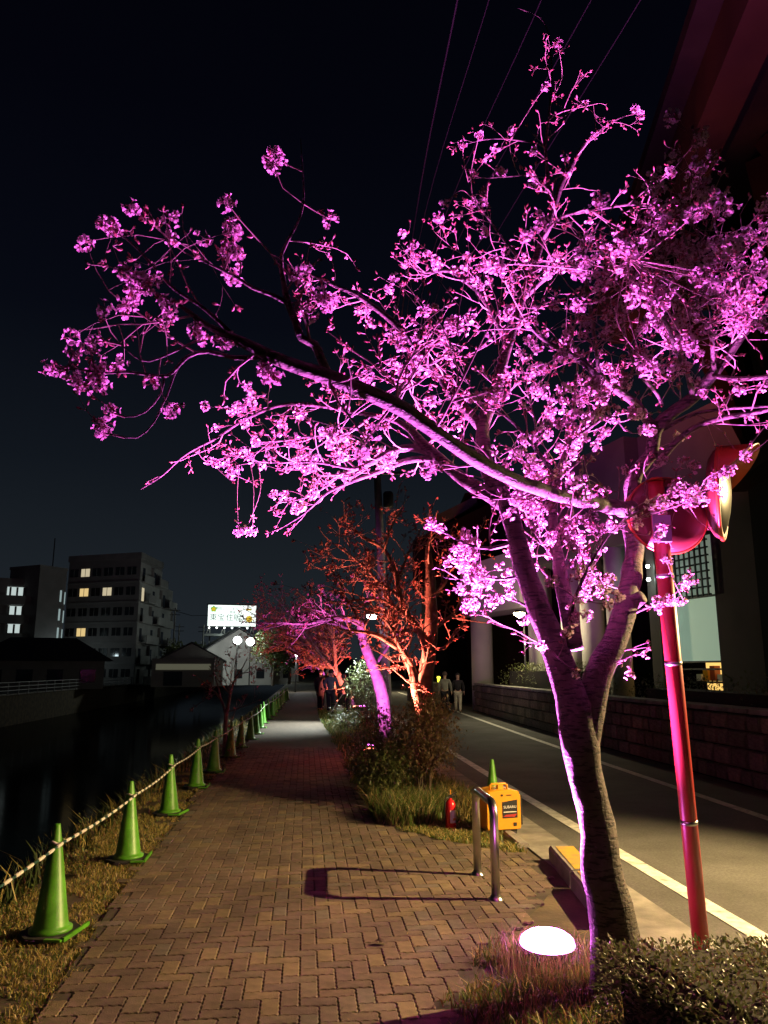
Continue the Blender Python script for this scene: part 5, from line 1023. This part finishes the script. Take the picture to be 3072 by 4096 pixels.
for k in range(NF):
    for j, (sa, sb) in enumerate(((.04, .30), (.34, .58), (.66, .97))):
        if j == 2 and k == NF - 1: continue
        s0, s1 = f2[3] * sa, f2[3] * sb; z = k * fh; off = .2 if (k + j) % 2 else .9
        bp_(f2, bc, 'balcony', M_tower2, s0, s1, .055, off + .4, z - .1, z + .05); bp_(f2, bc, 'balcony_wall', M_tower2 if (k * 3 + j) % 4 else M_slab, s0, s1 - (.0 if k % 2 else 1.), off + .28, off + .4, z + .06, z + 1.1)
        o_ = .055
        bp_(f2, bc, 'window', M_glassd if (k, j) != (4, 0) else W_pale, s0 + .4, s0 + 1.5, o_ + .004, o_ + .03, z + .2, z + 2.1)
        if (k + j) % 2: bp_(f2, bc, 'screen', M_slab, s1 - .15, s1, 0.06, off + .27, z + .06, z + 2.6)
# block A/B: gallery-access block with bright corridors and a stair tower
ba = bld('white-lit gallery apartment block with a tall dark stair tower', (X(0, 104)[0], X(0, 104)[1], FZ)); a0 = X(-90, 100); a1 = X(66, 104); fa = face(a0, a1); b0_ = X(68, 103); b1_ = X(128, 107); fb = face(b0_, b1_)
bp_(fa, ba, 'wall', M_tower, 0, fa[3], -10, -1.3, 0, 14.4); bp_(fb, ba, 'stair_tower', M_tower, 0, fb[3], -6, 0, 0, 15.8); bp_(fb, ba, 'tower_cap', M_slab, -.1, fb[3] + .1, -6.1, .1, 15.81, 16.2)
g = G(); tq = fb[0] + fb[1] * 1.2; g.bar((tq.x, tq.y + 2, 15.5), (tq.x, tq.y + 2, 20), .12); child_world(g.obj('aerial', M_dmetal, None), ba)
for k, z in enumerate((3.5, 5.95, 8.4, 11.)):
    bp_(fa, ba, 'gallery_slab', M_slab, 0, fa[3], -1.3, .1, z - .25, z); bp_(fa, ba, 'gallery_wall', M_slab, 0, fa[3], -.05, .1, z + .01, z + .95)
    bp_(fa, ba, 'lit_gallery', W_cool, fa[3] * (.62 if k < 3 else .57), fa[3] * (.93 if k < 3 else 1.), -1.29, -1.2, z + .8, z + 2.2)
    for j in range(4): s = fa[3] * (.60 + .1 * j); bp_(fa, ba, 'mullion', M_slab, s, s + .25, -1.19, -.9, z + .02, z + 2.15)
for k, z in enumerate((3.6, 6.2, 8.8, 11.4)):
    bp_(fb, ba, 'stair_window', W_cool2, fb[3] * .80, fb[3] * .86, .004, .05, z, z + 1.6); bp_(fb, ba, 'stair_window', W_cool2, fb[3] * .97, fb[3], .01, .06, z - .3, z + 1.4)
bp_(fb, ba, 'lit_panel', mat('lit_panel', (.5, .52, .52), rough=.8), fb[3] * .52, fb[3] * .79, .004, .05, 2, 5.8)
lamp('stair_glow', 'POINT', fb[0] + fb[1] * (fb[3] * .75) + fb[2] * 2. + Vector((0, 0, 4)), 120, (.75, .95, 1), ba, None, .3)
# tiled low house
q = X(90, 86); th = thing('tiled_house', 'low dark house with hipped tiled roof in front of the apartment blocks', 'house', (q[0], q[1], FZ), R(16), 'buildings across the river')
g = G(); g.box((0, 0, 1.5), (13, 7, 3.0)); g.obj('wall', M_tower, th)
g = G(); g.add([(-7.4, -4.4, 3.02), (7.4, -4.4, 3.02), (7.4, 4.4, 3.02), (-7.4, 4.4, 3.02), (-3.4, 0, 5.6), (3.4, 0, 5.6)], [(0, 1, 5, 4), (1, 2, 5), (2, 3, 4, 5), (3, 0, 4), (3, 2, 1, 0)]); g.obj('roof', M_roof, th)
for i, x in enumerate((-4.5, -1.5, 1.5, 4.8)): g = G(); g.box((x, -3.52, 1.4), (1.6, .06, 1.4)); g.obj('window', M_glassd, th)
# shops and gabled houses beside the sign
def gable(label, x, d, w_, dep, hw, hr, rz, m, group='buildings across the river'):
    q = X(x, d); t = thing('gabled_house', label, 'house', (q[0], q[1], FZ), rz, group); g = G(); g.box((0, 0, hw / 2), (w_, dep, hw)); g.add([(-w_ / 2, -dep / 2 + .003, hw), (w_ / 2, -dep / 2 + .003, hw), (0, -dep / 2 + .003, hr - .1), (-w_ / 2, dep / 2, hw), (w_ / 2, dep / 2, hw), (0, dep / 2, hr - .1)], [(0, 1, 2), (5, 4, 3)]); g.obj('wall', m, t)
    for s in (-1, 1):
        g = G(); V = [(0, -dep / 2 - .3, hr), (s * (w_ / 2 + .4), -dep / 2 - .3, hw - .2), (s * (w_ / 2 + .4), dep / 2 + .3, hw - .2), (0, dep / 2 + .3, hr)]; V += [(a, b, c + .15) for a, b, c in V]; g.add(V, [(0, 1, 2, 3), (7, 6, 5, 4), (0, 4, 5, 1), (1, 5, 6, 2), (2, 6, 7, 3), (3, 7, 4, 0)]); g.obj('roof', M_roof, t)
    for i in range(max(2, int(w_ / 3))):
        xx = -w_ / 2 + w_ * (i + .5) / max(2, int(w_ / 3)); g = G(); g.box((xx, -dep / 2 - .02, 1.5), (1.1, .08, 1.2)); g.obj('window', M_glassd, t)
    return t
gable('pale gabled house with dark roof standing under the billboard', 505, 108, 9, 8, 4.6, 7.6, R(14), M_tower2); gable('pale two storey house beside the twin white lamps', 562, 112, 10, 8, 5.2, 6.6, R(10), M_tower2); gable('dark low shop with a lit pale front left of the billboard', 412, 100, 8, 7, 3.2, 5.4, R(8), M_tower2)
q = X(398, 96); t = thing('lit_shopfront', 'long pale lit shopfront at the riverside road', 'building', (q[0], q[1], FZ), R(6), 'buildings across the river'); g = G(); g.box((0, 0, 1.7), (7.5, 4, 3.4)); g.obj('wall', M_tower2, t); g = G(); g.box((0, -2.05, 2.4), (6.5, .08, .7)); g.obj('sign_band', mat('pale_band', (.45, .45, .33), emit=(.9, .9, .6), estr=.08), t); g = G(); g.box((-1.2, -2.03, 1.0), (2.2, .06, 1.7)); g.obj('window', M_glassd, t)
# billboard
q = X(497, 124); bbx = thing('billboard', 'bright white rooftop billboard with Japanese lettering, star house mark and yellow burst', 'billboard', (q[0], q[1], FZ), R(10)); zc = 1445 - 1331; zc = zc * S * 124 / F + 1.75 - FZ; BW, BH = 103 * S * 124 / F, 45 * S * 124 / F
M_pan = emat('sign_panel', (.86, 1.0, .93), 1.5); g = G(); g.box((0, 0, zc), (BW, .35, BH)); g.obj('panel', M_pan, bbx)
g = G()
for z in (zc - BH / 2 - .12, zc + BH / 2 + .12): g.box((0, 0, z), (BW + .4, .45, .2))
g.obj('frame', M_dmetal, bbx)
M_grn = mat('sign_green', (.015, .16, .09)); M_sy = emat('sign_yellow', (1, .72, .03), .7)
def st(s, size, x, z, m=M_grn): text(s, size, (x * BW / 2, -.19, zc + z * BH / 2), (R(90), 0, 0), m, bbx, 'lettering', .004)
st('買取いたします', BH * .155, -.22, .66); st('・・・・動産', BH * .14, -.22, .32); st('東', BH * .36, -.78, -.22); st('宝', BH * .36, -.46, -.22); st('住', BH * .36, -.10, -.22); st('販', BH * .36, .22, -.22)
def star(cx, cz, r1, r2, n_, m, nm, y):
    g = G(); V = [(cx, y, cz)] + [(cx + (r1 if k % 2 == 0 else r2) * math.sin(math.pi * k / n_), y, cz + (r1 if k % 2 == 0 else r2) * math.cos(math.pi * k / n_)) for k in range(2 * n_)]; g.add(V, [(0, (k + 1) % (2 * n_) + 1, k + 1) for k in range(2 * n_)]); g.obj(nm, m, bbx)
star(-.78 * BW / 2, zc + .62 * BH / 2, BH * .17, BH * .12, 5, emat('sign_lime', (.3, .8, .1), .6), 'star_mark', -.185); star(-.78 * BW / 2, zc + .60 * BH / 2, BH * .10, BH * .08, 5, M_sy, 'star_mark', -.19); star(.72 * BW / 2, zc - .30 * BH / 2, BH * .20, BH * .14, 11, M_sy, 'burst', -.185)
g = G(); g.box((.68 * BW / 2, -.187, zc + .62 * BH / 2), (BW * .11, .01, BH * .09)); g.obj('yellow_mark', M_sy, bbx)
for k in range(7): xx = -BW / 2 + .2 + k * (BW - .4) / 6; g = G(); g.lathe([(.08, -.1), (.16, .06), (.1, .14)], 10, (xx, -.9, zc - BH / 2 - .35)); g.obj('sign_lamp', emat('sign_lamp', (.9, 1, 1), 6), bbx)
for k in range(4): xx = -BW / 2 + .4 + k * (BW - .8) / 3; g = G(); g.bar((xx, 0, 6.2), (xx, 0, zc - BH / 2), .2); g.bar((xx - .6, -1., zc - BH / 2 - 1.3), (xx, 0, zc - BH / 2), .12); g.obj('strut', M_pole, bbx)
g = G(); g.box((0, -.6, zc - BH / 2 - 1.5), (BW + 1, 2.2, .35)); g.obj('roof_edge', M_tower2, bbx); lamp('sign_spill', 'POINT', (q[0], q[1] - 4, FZ + zc - BH / 2 - .6), 260, (.8, 1, .95), bbx, None, .3)
# twin white lamps and riverside lamps
for (x, y, d, lab) in ((513, 1383, 100, 'dazzling white lamp on a post left of its twin below the billboard'), (541, 1386, 100, 'dazzling white lamp on a post right of its twin below the billboard')):
    q = at(x, y, d); b_ = (q[0], q[1], FZ); t = thing('yard_lamp', lab, 'lamp', b_, 0, 'twin yard lamps'); g = G(); g.tube([(0, 0, 0), (0, 0, q[2] - FZ)], .07, 8); g.obj('post', M_dmetal, t); g = G(); g.lathe([(.15, -.5), (.5, -.2), (.52, .15), (.16, .45)], 14, (0, 0, q[2] - FZ)); g.obj('lamp_glass', emat('yard_glow', (.93, 1, .96), 40), t, smooth=True); lamp('yard_light', 'POINT', (q[0], q[1] - .7, q[2]), 600, (.85, 1, .92), t, None, .2)
q = at(640, 1416, 60); t = thing('path_lamp', 'small white lamp glinting at the end of the path under the red trees', 'lamp', (q[0], q[1], 0)); g = G(); g.tube([(0, 0, 0), (0, 0, q[2])], .05, 8); g.obj('post', M_dmetal, t); g = G(); g.lathe([(.05, -.1), (.16, 0), (.05, .1)], 12, (0, 0, q[2])); g.obj('lamp_glass', emat('path_glow', (.95, .97, 1), 30), t); lamp('path_light', 'POINT', (q[0], q[1] - .4, q[2] - .2), 250, (.9, .95, 1), t, None, .1)
# distant utility poles and dark trees on the far bank
for x, d, h, lab in ((372, 118, 11.5, 'thin far utility pole right beside the apartment block'), (383, 128, 9.5, 'second thin far utility pole near the apartment block'), (436, 120, 9, 'thin far pole in front of the gabled house')):
    q = X(x, d); t = thing('far_pole', lab, 'utility pole', (q[0], q[1], FZ), 0, 'far utility poles'); g = G(); g.tube([(0, 0, 0), (0, 0, h)], [.17, .11], 8); g.obj('post', M_pole, t)
    for z in (h - .4, h - 1.1): g = G(); g.bar((-.8, 0, z), (.8, 0, z), .1); g.obj('crossarm', M_dmetal, t)
q = X(372, 118); q2 = X(445, 122); g = G(); g.tube([(q[0], q[1], 10.6), ((q[0] + q2[0]) / 2, (q[1] + q2[1]) / 2, 10.0), (q2[0], q2[1], 10.2)], .05, 4); g.obj('overhead_cable', M_wire, label='black overhead cable running from the far pole to the billboard', cat='cable')
for i, (x, d, h, lab) in enumerate(((380, 108, 6, 'dark leafy tree between the apartment block and the shop'), (425, 116, 6.2, 'dark leafy tree behind the lit shopfront'), (590, 100, 8, 'dark evergreen tree right of the twin lamps'), (625, 90, 7, 'dark evergreen tree beyond the end of the path'), (575, 118, 7.5, 'dark tree rising behind the pale two storey house'))):
    q = X(x, d); rnd = random.Random(80 + i); t = thing('dark_tree', lab, 'tree', (q[0], q[1], FZ), 0, 'dark trees across the river'); g = G(); g.tube([(0, 0, 0), (.1, 0, h * .3), (0, .1, h * .7)], [.2, .15, .06], 7); g.obj('trunk', M_bark2, t); pl = []
    for k in range(1100):
        u = Vector((rnd.gauss(0, 1), rnd.gauss(0, 1), rnd.gauss(0, 1))); u = u.normalized() * rnd.uniform(.45, 1.) * (1 + .3 * noise.noise(u.normalized() * 2.3 + Vector((i, 0, 0)))); p = Vector((u.x * h * .36, u.y * h * .36, h * .62 + u.z * h * .36)); pl.append((rnd.randrange(4), Matrix.Translation(p) @ Euler((rnd.uniform(0, 6), rnd.uniform(0, 6), 0)).to_matrix().to_4x4() @ Matrix.Scale(rnd.uniform(6, 11), 4), 0))
    scatter(t, 'leaf', 'crown', LT2, pl, SM2, 0)
# footbridge / far end: dark wooded rise closing the view
for i, (x0, x1, y0, h, nm) in enumerate(((-60, 60, 230, 7, 'hill'), (4, 60, 120, 5, 'hill'))):
    g = G(); V = []; n_ = 40
    for k in range(n_ + 1):
        x = x0 + (x1 - x0) * k / n_; hh = h * (.5 + .35 * noise.noise((x * .08, i, 0)) + .2 * noise.noise((x * .4, i, 3))); V += [(x, y0, -.5), (x, y0 + 6, hh), (x, y0 + 40, hh * .8)]
    g.add(V, [(k * 3 + j, (k + 1) * 3 + j, (k + 1) * 3 + j + 1, k * 3 + j + 1) for k in range(n_) for j in range(2)]); g.obj(nm, mat('wooded_rise', (.012, .016, .010), (.02, .022, .014), .95, scale=.3), kind='structure')
# ------------------------------------------------------------------ people
SKIN = mat('skin', (.48, .30, .22), rough=.6)
def skin_mesh(name, P, E_, parent, m, sub=2, root=0):
    me = bpy.data.meshes.new(name); me.from_pydata([p[:3] for p in P], E_, []); me.materials.append(m); o = link(name, me, parent)
    md = o.modifiers.new('skin', 'SKIN'); md.use_smooth_shade = True; md.branch_smoothing = .4
    for i, p in enumerate(P):
        sv = me.skin_vertices[0].data[i]; r_ = p[3]; sv.radius = r_ if isinstance(r_, tuple) else (r_, r_); sv.use_root = (i == root)
    s_ = o.modifiers.new('sub', 'SUBSURF'); s_.levels = sub; s_.render_levels = sub; return o
def person(label, loc, rz, h=1.65, top=(.03, .03, .035), legs=(.02, .02, .03), hair=(.012, .010, .009), lean=0., armL=((.24, .02, 1.12), (.26, -.10, .88)), armR=((-.24, .02, 1.12), (-.26, -.10, .88)), stride=.08, long=False, hairlong=False, hat=None, coat=None, headturn=0.):
    """faces -Y in its own frame; joint positions are for a 1.65 m figure"""
    k = h / 1.65; t = thing('person', label, 'person', loc, rz, 'people out walking'); tm = mat('top_cloth', top, tuple(c * .75 for c in top), .85, scale=9); lm = mat('leg_cloth', legs, tuple(c * .75 for c in legs), .85, scale=9)
    def L(p): 
        x, y, z = p[:3]; y2 = y - max(0, z - .88) * math.sin(lean); z2 = z - max(0, z - .88) * (1 - math.cos(lean)); return (x * k, y2 * k, z2 * k)
    def pt(x, y, z, r_): return (*L((x, y, z)), r_ * k)
    P = [pt(0, 0, .90, .13), pt(0, .01, 1.08, .115), pt(0, .01, 1.27, .14), pt(0, .01, 1.37, .07), pt(0, 0, 1.43, .052), pt(0, -.01, 1.50, .072), pt(0, -.012, 1.575, .085), pt(0, -.005, 1.64, .045)]
    E_ = [(i, i + 1) for i in range(7)]
    for s, arm in ((1, armL), (-1, armR)):
        b_ = len(P); e, w_ = arm; P += [pt(s * .165, .01, 1.335, .058), pt(*e, .043), pt(*w_, .030)]
        d = Vector(w_) - Vector(e); d.normalize(); hx = Vector(w_) + d * .05; P.append(pt(hx.x, hx.y, hx.z, .032)); E_ += [(2, b_), (b_, b_ + 1), (b_ + 1, b_ + 2), (b_ + 2, b_ + 3)]
        sd = Vector((0, 1, 0)) if abs(d.y) < .8 else Vector((1, 0, 0)); sd = (sd - d * sd.dot(d)).normalized()
        for j, (o_, ln) in enumerate(((-.028, .07), (-.010, .085), (.010, .08), (.028, .062))):
            q1 = hx + sd * o_ + d * .04; q2 = hx + sd * o_ + d * (.04 + ln * .5); q3 = q2 + (d * .6 + Vector((0, -.5, -.2))).normalized() * ln * .45; n0 = len(P); P += [pt(*q1, .0095), pt(*q2, .0085), pt(*q3, .0075)]; E_ += [(b_ + 3, n0), (n0, n0 + 1), (n0 + 1, n0 + 2)]
        th_ = hx - sd * .04 + d * .01; n0 = len(P); P += [pt(*th_, .011), pt(*(th_ + (d - sd * .5).normalized() * .045), .009)]; E_ += [(b_ + 2, n0), (n0, n0 + 1)]
    for s in (1, -1):
        b_ = len(P); f_ = s * stride; P += [pt(s * .085, 0, .84, .095), pt(s * .09, -.03 - f_ * .5, .48, .062), pt(s * .09, .01 - f_, .09, .040), pt(s * .095, -.08 - f_, .04, .036), pt(s * .10, -.16 - f_, .03, .026)]; E_ += [(0, b_)] + [(b_ + i, b_ + i + 1) for i in range(4)]
    skin_mesh('body', P, E_, t, SKIN)
    # clothes: slightly larger shells over the same skeleton
    Q = [pt(0, 0, .86, .165 if not long else .18), pt(0, .01, 1.08, .150), pt(0, .01, 1.27, .165), pt(0, .01, 1.385, .085)]; Eq = [(0, 1), (1, 2), (2, 3)]
    if long: Q.append(pt(0, 0, .58, .20)); Eq.append((0, 4))
    for s, arm in ((1, armL), (-1, armR)): b_ = len(Q); e, w_ = arm; Q += [pt(s * .175, .01, 1.33, .075), pt(*e, .062), pt(*w_, .046)]; Eq += [(2, b_), (b_, b_ + 1), (b_ + 1, b_ + 2)]
    skin_mesh('jacket', Q, Eq, t, tm)
    Q = [pt(0, 0, .90, .14)]; Eq = []
    for s in (1, -1): b_ = len(Q); f_ = s * stride; Q += [pt(s * .09, 0, .82, .112), pt(s * .092, -.03 - f_ * .5, .48, .082), pt(s * .092, .01 - f_, .09, .066)]; Eq += [(0, b_), (b_, b_ + 1), (b_ + 1, b_ + 2)]
    skin_mesh('trousers', Q, Eq, t, lm)
    sm = mat('shoe', (.05, .045, .04), rough=.6)
    for s in (1, -1): f_ = s * stride; skin_mesh('shoe', [pt(s * .095, .03 - f_, .045, .045), pt(s * .10, -.08 - f_, .045, .045), pt(s * .105, -.19 - f_, .035, .034)], [(0, 1), (1, 2)], t, sm, 1)
    # head details
    hc = Vector(L((0, -.005, 1.575))); g = G(); V = []; Fc = []; nu, nv = 18, 9
    for i in range(nv + 1):
        for j in range(nu):
            th, ph = math.pi * .62 * i / nv, 2 * math.pi * j / nu; d = Vector((math.sin(th) * math.cos(ph), math.sin(th) * math.sin(ph), math.cos(th))); rr = .112 * k
            if d.y < -.35 and d.z < .45: rr = .078 * k                         # open at the face
            V.append(hc + Vector((d.x * rr * .95, d.y * rr + .01 * k, d.z * rr * 1.08)))
    for i in range(nv):
        for j in range(nu): Fc.append((i * nu + j, i * nu + (j + 1) % nu, (i + 1) * nu + (j + 1) % nu, (i + 1) * nu + j))
    g.add(V, Fc); g.obj('hair', mat('hair', hat or hair, rough=.7), t, smooth=True)
    if hairlong: skin_mesh('long_hair', [(hc.x, hc.y + .05 * k, hc.z + .02, .085 * k), (hc.x, hc.y + .085 * k, hc.z - .14 * k, .085 * k), (hc.x, hc.y + .09 * k, hc.z - .27 * k, .06 * k)], [(0, 1), (1, 2)], t, mat('hair', hair, rough=.7), 1)
    em = mat('eye', (.01, .01, .01), rough=.3)
    for s in (1, -1):
        g = G(); g.lathe([(.003, -.006), (.009, 0), (.003, .006)], 8, (hc.x + s * .032 * k, hc.y - .085 * k, hc.z + .0)); g.obj('eye', em, t)
        g = G(); g.lathe([(.008, -.022), (.018, 0), (.008, .026)], 8, (hc.x + s * .088 * k, hc.y + .008, hc.z - .012)); g.obj('ear', SKIN, t)
    g = G(); g.tube([(hc.x, hc.y - .08 * k, hc.z + .008), (hc.x, hc.y - .105 * k, hc.z - .028), (hc.x, hc.y - .085 * k, hc.z - .034)], [.006, .012, .008], 6); g.obj('nose', SKIN, t, smooth=True)
    g = G(); g.tube([(hc.x - .022, hc.y - .078 * k, hc.z - .058), (hc.x, hc.y - .086 * k, hc.z - .06), (hc.x + .022, hc.y - .078 * k, hc.z - .058)], [.002, .005, .002], 6); g.obj('mouth', mat('lip', (.35, .14, .12), rough=.5), t, smooth=True)
    return t
def gp_(x, y): q = gnd(x, y); return (q[0], q[1], .03)
person('person in a blue grey jacket and dark trousers seen from behind on the path', gp_(714, 1543), R(170), 1.68, (.10, .14, .19), (.035, .035, .06), armR=((-.25, -.05, 1.10), (-.20, -.32, .95)), armL=((.27, .0, 1.1), (.24, -.25, .92)), lean=.06)
person('person in a long black coat standing beside the blue jacketed person', gp_(691, 1537), R(150), 1.66, (.012, .012, .016), (.012, .012, .015), long=True)
person('person in a dark brown jacket half hidden behind the blue jacketed person', gp_(703, 1532), R(195), 1.72, (.07, .05, .045), (.03, .03, .04))
person('person in a pale cream coat and dark knit hat leaning over the pushchair', (gp_(754, 1540)[0], gp_(754, 1540)[1], .0), R(-98), 1.55, (.42, .45, .36), (.03, .03, .035), hat=(.03, .035, .08), lean=.42, armL=((.20, -.18, 1.12), (.14, -.42, 1.05)), armR=((-.20, -.18, 1.12), (-.12, -.42, 1.02)), long=True)
q_ = gp_(703, 1532); person('small child in a bright white jacket riding on the brown jacketed shoulders', (q_[0] + .16, q_[1] - .12, .86), R(195), 1.05, (.85, .88, .90), (.05, .05, .06), stride=.0, armL=((.24, -.05, 1.15), (.16, -.2, 1.05)), armR=((-.24, -.05, 1.15), (-.16, -.2, 1.05)))
person('person in a dark red jacket bending behind the pushchair', (gp_(737, 1533)[0], gp_(737, 1533)[1], 0), R(30), 1.55, (.12, .02, .03), (.03, .03, .035), lean=.35, armL=((.20, -.18, 1.1), (.14, -.38, .95)))
person('person in a black top and pale trousers walking along the road edge', (gp_(990, 1540)[0], gp_(990, 1540)[1], .01), R(-12), 1.55, (.012, .010, .014), (.50, .46, .36), hairlong=True, stride=.14)
person('person in a light grey top and dark skirt walking away beside the pale trousered person', (gp_(962, 1541)[0], gp_(962, 1541)[1], .01), R(168), 1.6, (.26, .25, .22), (.018, .015, .022), long=False, hat=(.09, .05, .05))
# pushchair
q = gp_(736, 1545); t = thing('pushchair', 'dark pushchair with pale frame between the people on the path', 'pushchair', (q[0], q[1], .0), R(60))
g = G(); g.tube([(-.22, -.3, .95), (-.22, .0, .55), (-.22, .3, .12)], .014, 8); g.obj('frame', M_white, t); g = G(); g.tube([(.22, -.3, .95), (.22, .0, .55), (.22, .3, .12)], .014, 8); g.obj('frame', M_white, t); g = G(); g.tube([(-.22, -.3, .95), (.22, -.3, .95)], .016, 8); g.obj('push_bar', M_black, t)
g = G(); g.add([(-.19, -.12, .75), (.19, -.12, .75), (.19, .05, .42), (-.19, .05, .42), (-.19, .30, .44), (.19, .30, .44), (-.19, -.06, .74), (.19, -.06, .74)], [(0, 1, 2, 3), (3, 2, 5, 4), (0, 6, 7, 1)]); so = g.obj('seat', M_black, t); so.modifiers.new('s', 'SOLIDIFY').thickness = .05
g = G(); V = [(s * .2, -.12 + .24 * math.sin(a), .75 + .24 * math.cos(a)) for a in np.linspace(-1.2, 1.2, 8) for s in (-1, 1)]; g.add(V, [(2 * i, 2 * i + 1, 2 * i + 3, 2 * i + 2) for i in range(7)]); so = g.obj('canopy', M_black, t); so.modifiers.new('s', 'SOLIDIFY').thickness = .02
for sx in (-.23, .23):
    for sy in (-.22, .28): g = G(); g.tube([(sx, sy + .075 * math.cos(a), .09 + .075 * math.sin(a)) for a in np.linspace(0, 6.283, 15)[:-1]], .016, 6, closed=True); g.obj('wheel', M_rubber, t)
q = gp_(727, 1541); g = G(); g.lathe([(.10, 0), (.16, .04), (.15, .2), (.10, .3), (.03, .34)], 14); g.obj('shopping_bag', mat('bag', (.55, .60, .58), rough=.5), label='pale rounded bag on the path beside the blue jacketed person', cat='bag', loc=(q[0] + .12, q[1] - .15, .0), smooth=True)
